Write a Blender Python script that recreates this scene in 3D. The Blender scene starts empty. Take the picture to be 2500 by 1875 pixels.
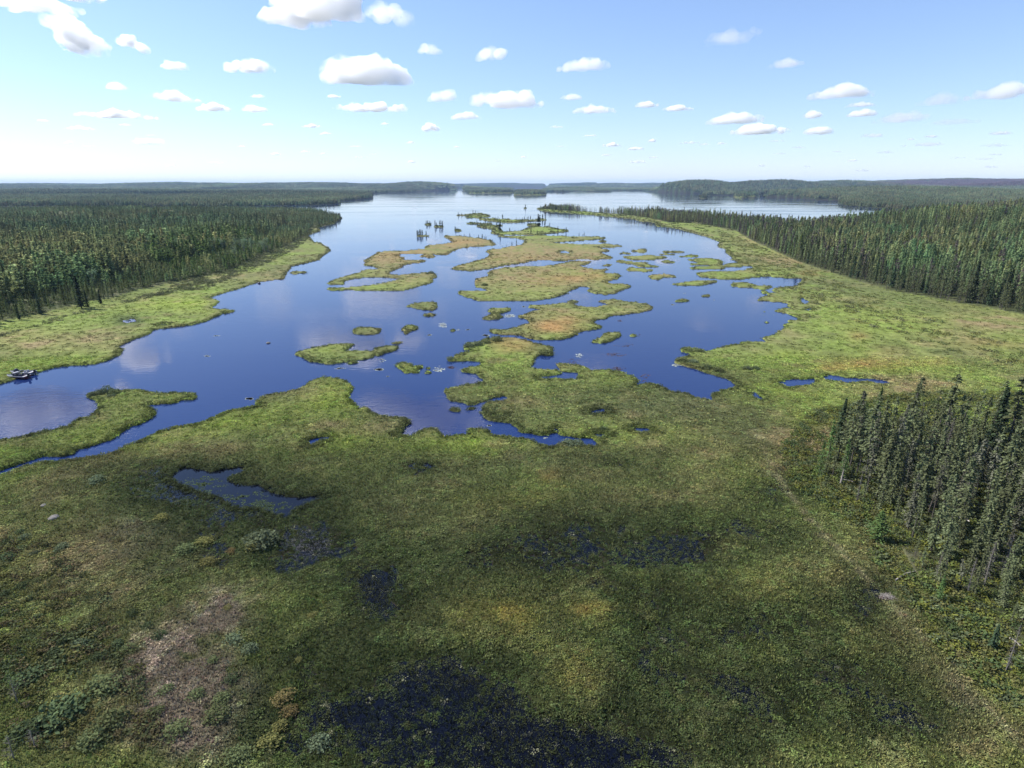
import bpy, bmesh, math, random
import numpy as np
from mathutils import Vector, Matrix, Euler

random.seed(7)
RNG = np.random.default_rng(11)
SC = bpy.context.scene
COL = SC.collection

# ------------------------------------------------------------------ camera
H_CAM = 45.0                       # drone height above the water, metres
FPX, HORIZON, CU, CV = 1469.0, 451.0, 1250.0, 937.5     # photograph: 2500 x 1875
PITCH = math.atan((CV - HORIZON) / FPX)
cam_d = bpy.data.cameras.new("camera")
cam = bpy.data.objects.new("camera", cam_d)
COL.objects.link(cam)
cam_d.sensor_width = 36.0
cam_d.lens = 36.0 * FPX / 2500.0
cam_d.clip_start = 0.5
cam_d.clip_end = 120000.0
cam.location = (0, 0, H_CAM)
cam.rotation_euler = (math.pi / 2 - PITCH, 0, 0)
SC.camera = cam

# ------------------------------------------------------------------ world, sun, exposure
SUN_EL, SUN_AZ = 44.0, -72.0       # elevation; azimuth from the viewing direction, negative = left
world = bpy.data.worlds.new("World")
SC.world = world
world.use_nodes = True
wn, wl = world.node_tree.nodes, world.node_tree.links
wn.clear()
sky = wn.new("ShaderNodeTexSky")
sky.sky_type = 'NISHITA'
sky.sun_disc = False
sky.sun_elevation = math.radians(SUN_EL)
sky.sun_rotation = math.radians(SUN_AZ)
sky.altitude = 300
sky.air_density = 1.0
sky.dust_density = 0.2
sky.ozone_density = 2.4
bg = wn.new("ShaderNodeBackground")
bg.inputs[1].default_value = 0.122
wo = wn.new("ShaderNodeOutputWorld")
tint = wn.new("ShaderNodeMix"); tint.data_type = 'RGBA'; tint.blend_type = 'MULTIPLY'
tint.inputs[0].default_value = 1.0
tint.inputs[7].default_value = (0.90, 0.96, 1.15, 1)      # the camera's cool white balance, the same in every direction
gam = wn.new("ShaderNodeGamma"); gam.inputs[1].default_value = 0.84; wl.new(sky.outputs[0], gam.inputs[0]); wl.new(gam.outputs[0], tint.inputs[6]); wl.new(tint.outputs[2], bg.inputs[0])
wl.new(bg.outputs[0], wo.inputs[0])

sun_d = bpy.data.lights.new("sun", 'SUN')
sun_d.energy = 5.0
sun_d.angle = math.radians(0.5)
sun_d.color = (1.0, 0.95, 0.88)
sun = bpy.data.objects.new("sun", sun_d)
COL.objects.link(sun)
_e, _a = math.radians(SUN_EL), math.radians(SUN_AZ)
SUN_DIR = Vector((math.sin(_a) * math.cos(_e), math.cos(_a) * math.cos(_e), math.sin(_e)))
sun.rotation_euler = SUN_DIR.to_track_quat('Z', 'Y').to_euler()
sun.location = (0, 0, 200)

SC.view_settings.view_transform = 'Standard'
SC.view_settings.look = 'None'
SC.view_settings.gamma = 1.0
SC.view_settings.use_curve_mapping = False
SC.view_settings.exposure = 0.85
SC.render.engine = 'CYCLES'
SC.cycles.use_denoising = True
SC.cycles.max_bounces = 28
SC.cycles.diffuse_bounces = 3
SC.cycles.glossy_bounces = 2
SC.cycles.transmission_bounces = 2
SC.cycles.transparent_max_bounces = 8
SC.cycles.volume_bounces = 28
SC.cycles.sample_clamp_indirect = 20.0

# ------------------------------------------------------------------ pixel <-> ground
_sp, _cp = math.sin(PITCH), math.cos(PITCH)
def ground(u, v, z=0.0):
    """the point of the plane z = const that the photograph's pixel (u, v) shows"""
    dx = (np.asarray(u, float) - CU) / FPX
    dy = (np.asarray(v, float) - CV) / FPX
    t = (H_CAM - z) / np.maximum(_sp + dy * _cp, 1e-5)
    return t * dx, t * (_cp - dy * _sp)
def topx(x, y, z=0.0):
    x = np.asarray(x, float); y = np.asarray(y, float)
    dz = z - H_CAM
    c = y * _cp - dz * _sp
    c = np.maximum(c, 1e-3)
    up = y * _sp + dz * _cp
    return CU + FPX * x / c, CV - FPX * up / c

# ------------------------------------------------------------------ noise
def _hash(ix, iy, seed):
    h = (ix * 374761393 + iy * 668265263 + seed * 2147483647 + 1013904223) & 0xffffffff
    h = ((h ^ (h >> 13)) * 1274126177) & 0xffffffff
    h = (h ^ (h >> 16)) & 0xffffffff
    return h.astype(np.float64) / 4294967295.0
def vnoise(x, y, seed=0):
    x = np.asarray(x, float); y = np.asarray(y, float)
    ix = np.floor(x).astype(np.int64); iy = np.floor(y).astype(np.int64)
    fx = x - ix; fy = y - iy
    fx = fx * fx * (3 - 2 * fx); fy = fy * fy * (3 - 2 * fy)
    a = _hash(ix, iy, seed); b = _hash(ix + 1, iy, seed)
    c = _hash(ix, iy + 1, seed); d = _hash(ix + 1, iy + 1, seed)
    return (a + (b - a) * fx) * (1 - fy) + (c + (d - c) * fx) * fy
def fbm(x, y, seed=0, octs=4, gain=0.5):
    s = 0; a = 1; t = 0
    for k in range(octs):
        s = s + a * (vnoise(x * 2 ** k + 17.3 * k, y * 2 ** k - 9.1 * k, seed + k) - 0.5)
        t += a; a *= gain
    return s / t * 2          # about -1 .. 1
def sstep(x, a, b):
    t = np.clip((x - a) / (b - a), 0, 1)
    return t * t * (3 - 2 * t)

# ------------------------------------------------------------------ helpers
def tag(o, label=None, cat=None, group=None, kind=None):
    if label: o['label'] = label
    if cat: o['category'] = cat
    if group: o['group'] = group
    if kind: o['kind'] = kind
    return o
def mesh_np(name, verts, faces, mat=None, smooth=False):
    """verts (n,3); faces (m,3) or (m,4) int array"""
    verts = np.asarray(verts, np.float32); faces = np.asarray(faces, np.int32)
    me = bpy.data.meshes.new(name)
    k = faces.shape[1]
    me.vertices.add(len(verts)); me.vertices.foreach_set("co", verts.ravel())
    me.loops.add(faces.size); me.loops.foreach_set("vertex_index", faces.ravel())
    me.polygons.add(len(faces))
    me.polygons.foreach_set("loop_start", np.arange(len(faces), dtype=np.int32) * k)
    me.polygons.foreach_set("loop_total", np.full(len(faces), k, np.int32))
    if smooth:
        me.polygons.foreach_set("use_smooth", np.ones(len(faces), bool))
    me.update(calc_edges=True)
    if mat: me.materials.append(mat)
    return me
def link(name, data, parent=None, loc=None):
    o = bpy.data.objects.new(name, data); COL.objects.link(o)
    if parent: o.parent = parent
    if loc is not None: o.location = loc
    return o
def new_mat(name):
    m = bpy.data.materials.new(name); m.use_nodes = True
    m.node_tree.nodes.clear()
    return m, m.node_tree.nodes, m.node_tree.links
# ------------------------------------------------------------------ clouds: real puffs of thin scattering air, far away
def cloud_material(name, dens):
    m, n, l = new_mat(name)
    out = n.new("ShaderNodeOutputMaterial")
    vs = n.new("ShaderNodeVolumeScatter")
    vs.inputs['Color'].default_value = (1.0, 1.0, 1.0, 1)
    tc = n.new("ShaderNodeTexCoord"); t = n.new("ShaderNodeTexNoise"); t.inputs['Scale'].default_value = 1.0 / (60 + 2.0 / dens); t.inputs['Detail'].default_value = 5; t.inputs['Roughness'].default_value = .62
    l.new(tc.outputs['Object'], t.inputs['Vector'])
    mr = n.new("ShaderNodeMapRange"); mr.interpolation_type = 'SMOOTHSTEP'; mr.inputs[1].default_value = .42; mr.inputs[2].default_value = .72; mr.inputs[3].default_value = 0; mr.inputs[4].default_value = dens * 2.0
    vm = n.new("ShaderNodeVectorMath"); vm.operation = 'MULTIPLY_ADD'; vm.inputs[1].default_value = (2, 2, 2); vm.inputs[2].default_value = (-1, -1, -.9); l.new(tc.outputs['Generated'], vm.inputs[0])
    ln = n.new("ShaderNodeVectorMath"); ln.operation = 'LENGTH'; l.new(vm.outputs[0], ln.inputs[0])
    fo = n.new("ShaderNodeMapRange"); fo.interpolation_type = 'SMOOTHSTEP'; fo.inputs[1].default_value = .45; fo.inputs[2].default_value = 1.15; fo.inputs[3].default_value = .15; fo.inputs[4].default_value = 0
    l.new(ln.outputs['Value'], fo.inputs[0])
    ad = n.new("ShaderNodeMath"); ad.operation = 'ADD'; l.new(t.outputs['Fac'], ad.inputs[0]); l.new(fo.outputs[0], ad.inputs[1])
    l.new(ad.outputs[0], mr.inputs[0]); l.new(mr.outputs[0], vs.inputs['Density'])
    vs.inputs['Anisotropy'].default_value = 0.42
    l.new(vs.outputs[0], out.inputs['Volume'])
    m.cycles.volume_step_rate = 0.6
    return m
def n3(p, s, seed):
    """cheap smooth 3-D wobble"""
    x, y, z = p[:, 0] / s, p[:, 1] / s, p[:, 2] / s
    return (fbm(x + z * 0.7, y - z * 0.6, seed, 3) + fbm(y + 3.1 + x * .3, z * 1.3 + 8.7, seed + 9, 3) + fbm(z + 5.5, x - 4.2, seed + 21, 3)) / 2.2
def _lattice_mesh(puffs, seed, res):
    """one closed skin round a bunch of puffs (x,y,z,r): field sampled on a lattice, wrapped as quads, then relaxed to the surface"""
    P = np.array(puffs, float)
    lo = (P[:, :3] - P[:, 3:4] * 1.25).min(0); hi = (P[:, :3] + P[:, 3:4] * 1.25).max(0)
    h = (hi - lo).max() / res
    nx, ny, nz = [max(4, int(math.ceil(d / h)) + 3) for d in (hi - lo)]
    gx = lo[0] + (np.arange(nx) - 1) * h; gy = lo[1] + (np.arange(ny) - 1) * h; gz = lo[2] + (np.arange(nz) - 1) * h
    X, Y, Z = np.meshgrid(gx, gy, gz, indexing='ij')
    def field(Q):
        f = np.zeros(len(Q))
        for x, y, z, r in P:
            d2 = ((Q[:, 0] - x) ** 2 + (Q[:, 1] - y) ** 2 + (Q[:, 2] - z) ** 2) / (r * r)
            f += np.exp(-2.2 * d2)
        S = P[:, 3].mean()
        f += n3(Q, S * 0.9, seed) * 0.40 + n3(Q, S * 0.33, seed + 5) * 0.22 + n3(Q, S * 0.15, seed + 7) * 0.12
        base = P[:, 2].min() - P[:, 3].min() * 0.30
        f -= np.clip((base - Q[:, 2]) / (S * 0.25), 0, 3)
        return f - 0.42
    Q = np.stack([X.ravel(), Y.ravel(), Z.ravel()], 1)
    F = field(Q).reshape(nx, ny, nz)
    F[0] = F[-1] = -1; F[:, 0] = F[:, -1] = -1; F[:, :, 0] = F[:, :, -1] = -1
    ins = F > 0
    # surface nets
    vid = -np.ones((nx - 1, ny - 1, nz - 1), np.int64)
    c = np.zeros((nx - 1, ny - 1, nz - 1), int)
    for a in (0, 1):
        for b in (0, 1):
            for d in (0, 1):
                c += ins[a:nx - 1 + a, b:ny - 1 + b, d:nz - 1 + d]
    mix = (c > 0) & (c < 8)
    idx = np.argwhere(mix)
    vid[mix] = np.arange(len(idx))
    acc = np.zeros((len(idx), 3)); cnt = np.zeros(len(idx))
    off = [(a, b, d) for a in (0, 1) for b in (0, 1) for d in (0, 1)]
    for i in range(8):
        for j in range(i + 1, 8):
            if sum(abs(off[i][k] - off[j][k]) for k in range(3)) != 1: continue
            A = idx + off[i]; B = idx + off[j]
            fa = F[tuple(A.T)]; fb = F[tuple(B.T)]
            cr = (fa > 0) != (fb > 0)
            t = np.where(cr, fa / np.where(fa - fb == 0, 1, fa - fb), 0)[:, None]
            acc += np.where(cr[:, None], A + (B - A) * t, 0); cnt += cr
    V = acc / cnt[:, None]
    V = np.stack([gx[0] + V[:, 0] * h, gy[0] + V[:, 1] * h, gz[0] + V[:, 2] * h], 1)
    quads = []
    for ax in range(3):
        sl0 = [slice(None)] * 3; sl1 = [slice(None)] * 3
        sl0[ax] = slice(0, -1); sl1[ax] = slice(1, None)
        ch = ins[tuple(sl0)] != ins[tuple(sl1)]
        E = np.argwhere(ch)
        o1, o2 = [k for k in range(3) if k != ax]
        E = E[(E[:, o1] > 0) & (E[:, o2] > 0)]
        def cell(d1, d2):
            C = E.copy(); C[:, o1] -= d1; C[:, o2] -= d2
            return vid[tuple(C.T)]
        q = np.stack([cell(1, 1), cell(0, 1), cell(0, 0), cell(1, 0)], 1)
        s = ins[tuple(E.T)]
        if ax == 1: s = ~s
        q[~s] = q[~s][:, ::-1]
        quads.append(q)
    q = np.concatenate(quads)
    q = q[(q >= 0).all(1)]
    return V, q
CLOUD_ALT = 1150.0
CM = {}
def cloud(u, v, wpx, hpx, label, dens=1.0, seed=0, group=None, slant=0.0, alt=CLOUD_ALT, el=None, bearing=None):
    """a cumulus whose middle the photograph shows at pixel (u, v), or at the given elevation and bearing (degrees)"""
    if el is None:
        dx = (u - CU) / FPX; dy = (v - CV) / FPX
        d = np.array([dx, _cp - dy * _sp, -_sp - dy * _cp])
    else:
        d = np.array([math.tan(math.radians(bearing)), 1.0, 0]); d[2] = math.tan(math.radians(el)) * math.hypot(d[0], 1)
    t = (alt - H_CAM) / d[2]
    c = np.array([0, 0, H_CAM]) + d * t
    dist = np.linalg.norm(d * t)
    wide = wpx / FPX * dist / max(np.linalg.norm(d), 1)
    tall = hpx / FPX * dist / max(np.linalg.norm(d), 1)
    rg = random.Random(seed * 7 + 3)
    n = max(4, min(16, int(round(2.6 * wide / max(tall, 1)))))
    view = np.array([d[0], d[1], 0]); view /= np.linalg.norm(view); side = np.array([view[1], -view[0], 0])
    puffs = []
    for k in range(n):
        s = (k + 0.5) / n * 2 - 1
        env = (1 - abs(s) ** 1.6) * (0.75 + 0.5 * rg.random())
        r = tall * (0.22 + 0.30 * env)
        for j in range(2):
            a = side * (s * wide * 0.44 + rg.uniform(-.3, .3) * r) + view * rg.uniform(-0.7, 0.7) * tall
            z = tall * (-0.2 + 0.34 * env * rg.uniform(0.0, 1.0)) + slant * s * tall
            puffs.append((a[0], a[1], z, r * rg.uniform(0.75, 1.1)))
    V, q = _lattice_mesh(puffs, seed * 13 + 1, int(min(88, max(18, wpx * 0.5))))
    lab_ = np.arange(len(V))                         # keep only the main body and its larger shreds
    for _ in range(400):
        m_ = lab_[q].min(1); new = lab_.copy(); np.minimum.at(new, q.ravel(), np.repeat(m_, 4)); new = new[new]
        if (new == lab_).all(): break
        lab_ = new
    ids, cnt = np.unique(lab_, return_counts=True); good = set(ids[cnt > .25 * cnt.max()]) if True else set(ids)
    q = q[np.isin(lab_[q[:, 0]], list(good))]; used, inv = np.unique(q.ravel(), return_inverse=True); V = V[used]; q = inv.reshape(-1, 4)
    dn = dens * 2.7 / max(tall, 1)
    key = round(math.log(dn) * 3)
    if key not in CM: CM[key] = cloud_material("cloud_air_%d" % key, math.exp(key / 3))
    me = mesh_np("cloud", V, q, CM[key])
    o = link("cloud", me, loc=Vector(c))
    return tag(o, label, "cloud", group)
CLOUDS = [
 # u, v, w, h, density, slant, label
 (760, 12, 310, 110, 1.3, 0, "big bright white cloud cut by the top edge of the sky, left of the middle"),
 (190, 88, 165, 75, 1.0, -0.45, "white cloud leaning down to the right in the top left corner of the sky"),
 (80, 12, 240, 50, 0.7, 0, "ragged white cloud bank cut off by the top left corner"),
 (322, 102, 85, 42, 0.9, -0.4, "small white oblong cloud tilted down to the right, right of the corner clouds"),
 (428, 160, 75, 32, 0.7, 0, "small white cloud between the tilted oblong one and the rounded block-like one"),
 (614, 158, 130, 52, 1.0, 0, "rounded white cloud left of the biggest whole cloud"),
 (895, 172, 270, 82, 1.3, -0.05, "biggest whole cumulus cloud, with a humped top, left of the middle of the sky"),
 (1050, 122, 75, 36, 0.35, 0, "thin pale cloud wisp right above the biggest whole cumulus"),
 (1200, 130, 90, 48, 0.4, 0.1, "thin pale cloud near the middle of the sky, high up"),
 (1425, 157, 155, 40, 0.4, 0.1, "thin flat pale cloud right of the middle, high in the sky"),
 (955, 28, 150, 60, 0.3, -0.2, "torn faint cloud near the top edge, right of the big bright one"),
 (1790, 85, 150, 48, 0.12, 0.15, "very faint slanting cloud veil high in the right half"),
 (1915, 155, 95, 32, 0.2, 0, "faint pinkish cloud patch alone in the right half"),
 (920, 262, 245, 32, 0.9, 0, "long flat white cloud streak under the biggest whole cumulus"),
 (1080, 235, 90, 36, 0.5, 0, "small white cloud joined to the left of the long middle cloud"),
 (1235, 242, 210, 55, 0.8, -0.05, "long white cloud with a humped top in the middle of the sky"),
 (1400, 237, 80, 20, 0.35, 0, "little flat pale cloud right of the long middle cloud"),
 (1452, 268, 120, 26, 0.6, 0, "flat white cloud below the little pale one, right of the middle"),
 (1580, 255, 70, 22, 0.6, 0, "left one of two small flat clouds side by side, right of the middle"),
 (1655, 264, 85, 20, 0.6, 0, "right one of two small flat clouds side by side, right of the middle"),
 (1135, 283, 95, 26, 0.6, 0, "small white humped cloud below the long middle cloud"),
 (1050, 312, 70, 24, 0.9, 0, "compact little white cloud just left of the middle, low"),
 (430, 236, 150, 26, 0.6, -0.2, "long thin cloud in the left part, sloping down to the right"),
 (520, 263, 105, 22, 0.8, 0.1, "thin white cloud under the right end of the sloping long one"),
 (622, 266, 70, 24, 0.8, 0, "little white humped cloud between the thin streaks of the left part"),
 (290, 212, 65, 24, 0.35, 0, "broken pale wisp in the left part of the sky"),
 (285, 280, 205, 28, 0.8, 0, "wide flat white cloud low on the left with two humps"),
 (365, 345, 180, 22, 0.5, -0.1, "long thin white cloud lowest on the left"),
 (195, 313, 80, 14, 0.6, 0, "small flat white streak near the left edge, above the forest"),
 (762, 308, 60, 12, 0.6, 0, None), (792, 326, 45, 10, 0.5, 0, None), (655, 304, 42, 9, 0.4, 0, None),
 (672, 376, 42, 9, 0.5, 0, None), (745, 370, 32, 8, 0.5, 0, None), (790, 375, 24, 7, 0.5, 0, None),
 (1005, 395, 30, 8, 0.5, 0, None), (1003, 348, 32, 8, 0.4, 0, None), (1115, 359, 30, 7, 0.4, 0, None),
 (940, 302, 26, 8, 0.5, 0, None), (630, 235, 48, 12, 0.3, 0, None), (815, 235, 42, 12, 0.6, 0, None),
 (1360, 310, 50, 9, 0.3, 0, None), (1278, 383, 20, 7, 0.5, 0, None), (1595, 384, 28, 8, 0.4, 0, None),
 (1493, 354, 56, 12, 0.7, 0, "small white flat-based cloud right of the middle, just above the far hills haze"),
 (1553, 362, 46, 12, 0.8, 0, "small white cloud right beside the flat-based one, low over the far hills"),
 (1591, 343, 24, 12, 0.7, 0, None), (1480, 378, 38, 8, 0.4, 0, None),
 (2055, 226, 170, 42, 0.55, 0, "wide pale cloud with a grey base, upper one of the right-hand group"),
 (2102, 255, 80, 18, 0.35, 0, "thin flat cloud strip under the wide pale one on the right"),
 (1985, 277, 55, 34, 0.7, 0, "small round white cloud left in the right-hand group"),
 (2110, 276, 85, 24, 0.8, 0, "bright flat white cloud in the middle of the right-hand group"),
 (1795, 290, 155, 34, 0.6, 0.05, "long pale cloud just above the brightest low cumulus on the right"),
 (1860, 317, 165, 38, 1.2, 0, "brightest low cumulus of the right half, flat base and humped top"),
 (2003, 320, 85, 26, 0.9, 0, "small white cumulus right beside the brightest low one"),
 (2200, 286, 140, 36, 0.2, 0.1, "faint lilac cloud veil in the right part"),
 (2300, 245, 130, 34, 0.15, 0.1, "faint lilac veil above the lower lilac one, near the right edge"),
 (2450, 222, 170, 44, 0.45, 0.15, "pale cloud sloping up to the right edge of the sky"),
 (2130, 330, 60, 16, 0.25, 0, None), (2440, 325, 60, 14, 0.35, 0, None), (2265, 352, 90, 14, 0.2, 0, None),
 (2330, 297, 150, 22, 0.12, 0, None), (1762, 350, 30, 9, 0.4, 0, None), (2082, 392, 30, 8, 0.5, 0, None),
 (1720, 352, 36, 8, 0.2, 0, None), (2160, 372, 60, 8, 0.15, 0, None), (1950, 360, 50, 8, 0.15, 0, None),
 (2420, 355, 110, 12, 0.15, 0, None), (2400, 388, 80, 8, 0.15, 0, None), (1900, 375, 50, 7, 0.15, 0, None),
 (105, 294, 36, 8, 0.3, 0, None), (170, 348, 30, 8, 0.4, 0, None), (310, 305, 55, 7, 0.3, 0, None), (590, 357, 28, 6, 0.35, 0, None),
]
_rc = random.Random(5)
for _k in range(26): CLOUDS.append((_rc.uniform(60, 2460), _rc.uniform(330, 418), _rc.uniform(24, 80), _rc.uniform(5, 10), _rc.uniform(.12, .4), 0, None))
for _i, (u, v, w, h, dn, sl, lab) in enumerate(CLOUDS):
    cloud(u, v, w, h, lab or "tiny white puff of cloud low over the horizon", dn, _i + 2,
          "tiny cloud puffs over the horizon" if lab is None else None, sl)
# overhead clouds outside the frame: the photograph shows them as reflections on the lake
cloud(0, 0, 560, 150, "wide white cloud overhead, seen mirrored in the bay by the boats", 1.8, 201, None, 0.1, el=15.4, bearing=-40.5)
cloud(0, 0, 430, 150, "grey-white cloud overhead, seen mirrored in the near bay", 1.3, 202, None, 0, el=20.0, bearing=-9)
cloud(0, 0, 150, 60, "smaller white cloud overhead, seen mirrored near the west marsh corner", 1.4, 206, None, 0, el=12.6, bearing=-32.5)
cloud(0, 0, 170, 60, "pale cloud overhead, seen mirrored between the small near islands", 0.8, 203, None, 0, el=17.0, bearing=-3)
cloud(0, 0, 240, 60, "torn cloud overhead, seen mirrored in the weedy foreground pool", 0.9, 204, None, 0, el=29.5, bearing=-21)
cloud(0, 0, 200, 40, "thin cloud overhead, seen mirrored right of the middle islands", 0.6, 205, None, 0, el=15.8, bearing=8)
# ------------------------------------------------------------------ shore outlines, read off the photograph crop by crop
CROP = {'A': (0, 700, 3.16), 'B': (600, 780, 3.687), 'C': (1050, 780, 3.687), 'D': (1600, 580, 3.687), 'E': (780, 560, 4.916),
        'F': (1080, 560, 4.254), 'G': (1000, 500, 4.424), 'H': (750, 430, 2.949), 'I': (1480, 580, 4.254), 'J': (1400, 420, 2.602),
        'K': (0, 1100, 1.7696), 'L': (0, 400, 2.633), 'R': (1600, 400, 2.458), 'S': (0, 0, 1.0), 'Q': (700, 400, 2.212)}
def trace(text):
    """'A 10,20 30,40 B 5,6' -> pixel list of the photograph"""
    out = []; c = 'S'
    for w in text.split():
        if w in CROP: c = w; continue
        x, y = w.split(','); ox, oy, s = CROP[c]
        out.append((ox + float(x) / s, oy + float(y) / s))
    return np.array(out)
MAIN = trace("""S -900,1560 A -500,1600 0,1455 100,1425 200,1395 330,1355 480,1350 560,1345 680,1320 860,1290 970,1230 1090,1190 1190,1130 1340,1085
1500,1060 1640,1010 1740,965 1900,930 1980,920 1965,890 2010,850 2100,828 B 369,656 520,610 560,570 640,535 740,525 850,540 940,575 970,600 965,640
930,690 930,715 1000,770 1010,805 1110,800 1130,835 1200,865 1290,880 1440,885 1495,915 1490,940 1440,975 1420,1020 1390,1045 1480,1055
1590,1000 1640,985 1720,990 1760,1025 1800,1060 1860,1045 2000,1035 2010,985 2190,985 2205,1015 C 560,1035 640,1055 840,1075 930,1090
960,1125 1100,1145 1170,1110 1250,1105 1350,1110 1430,1145 1500,1145 1510,1120 1470,1090 1470,1070 1430,1075 1300,1060 1170,1045
1140,1020 1040,1045 980,1050 900,1035 800,1015 770,975 720,935 620,925 530,910 480,885 455,850 470,800 500,750 580,735 640,735 690,715
670,690 620,700 540,720 480,745 400,765 330,775 280,755 180,740 140,680 120,640 200,615 340,590 450,570 480,540 440,520 435,495 370,485
270,470 290,445 380,430 460,415 440,385 370,380 220,380 150,385 165,355 215,350 240,315 300,300 400,290 300,280 295,245 340,210 420,205
500,175 620,160 760,170 870,190 960,215 1040,235 1100,250 1110,275 1090,295 1112,310 1100,330 980,325 945,350 930,420 905,430 960,450
1060,460 1170,465 1190,490 1150,505 1060,510 970,525 1050,540 1140,530 1190,540 1330,540 1330,480 1190,470 1160,440 1135,400 1230,400
1400,430 1460,460 1600,455 1720,480 1830,510 1870,545 1870,590 1820,610 1900,590 1990,570 2060,585 2140,640 D 184,1397 290,1405 360,1440
520,1470 490,1410 560,1395 680,1350 735,1330 640,1270 480,1230 370,1190 290,1170 160,1130 160,1105 200,1095 330,1055 230,1030 230,1005
300,990 450,1025 500,1015 600,985 680,965 760,965 770,945 900,935 990,940 960,905 1080,875 1090,850 1160,810 1140,785 1200,770 1190,745
1290,750 1280,720 1180,685 1060,665 1110,645 1230,630 1180,620 1200,600 1140,585 1000,575 910,570 950,535 1000,525 1000,500 1060,500
1090,490 1040,480 1060,455 1180,450 1280,430 1300,400 1320,370 1200,368 1040,355 940,355 760,380 560,375 400,355 350,320 470,305
660,305 780,295 900,270 860,260 640,270 600,290 380,290 300,280 310,265 600,250 650,235 750,230 740,215 660,195 700,190 640,140
630,105 560,85 560,60 580,40 480,0 R 240,420 130,390 0,370 J 590,355 520,345 520,322 430,315 380,300 200,280 0,265 G 2000,115 1700,90
1540,80 1420,65 1370,45 1400,35 1500,30 S 1400,514 1450,519 1600,526 1707,533 1861,550 1938,560 1976,560 2040,556 2120,545 2300,535
2600,530 3600,524 3600,2050 -900,2050""")
SHORE_WEST = trace("""S -900,512 500,512 700,513 760,517 800,524 837,532 L 2150,385 2050,410 2060,430 1980,460 2020,500 2080,515 2130,555 2080,590 2050,620
1880,660 1850,695 1825,740 1700,755 1640,770 1550,800 1450,830 1350,860 1420,885 1360,930 1500,940 1515,950 1440,970 A 1740,195
1700,220 1600,265 1480,300 1300,320 1190,335 1170,360 1060,400 960,445 915,465 945,490 930,530 870,550 840,575 740,600 640,605 500,615
400,630 313,660 190,679 120,717 60,738 0,755 S -200,1010 -900,1200""")
SPIT = trace("""S -900,1330 A 0,1185 150,1165 340,1120 500,1085 620,1015 700,1000 750,935 745,880 690,860 665,845 700,820 760,810 860,800 930,810
1100,795 1160,815 1300,820 1400,815 1500,815 1530,840 1490,880 1420,880 1330,905 1200,915 1120,915 1180,945 1210,980 1160,1020 1090,1060
1000,1085 940,1130 850,1190 700,1230 660,1250 590,1260 590,1290 500,1315 400,1315 330,1315 230,1350 100,1390 0,1420 S -900,1500""")
FAR_WEST = trace("""S -900,452.6 300,452.6 700,452.9 S 1340,452.4 H 2100,66 2100,84 1740,84 1440,84 1300,86 1130,84 1070,92 1070,107 1020,102 860,108 730,118 560,122 467,126 467,160 370,168
240,180 240,195 150,205 0,208 S 600,503 -900,506""")
FAR_EAST = trace("""S 1300,453.1 2500,452.6 3600,452.6 3600,508 J 2700,262 2150,243 1950,230 1750,215 1690,205 1685,180 1550,178 1440,168 1310,162 1180,158 1210,148 1340,145
1470,134 1180,139 1060,147 850,149 800,138 700,135 550,128 440,120 240,118 230,125 100,125 0,122 H 1850,115 1720,113 1690,100 1730,92 1724,80 1600,76""")
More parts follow.
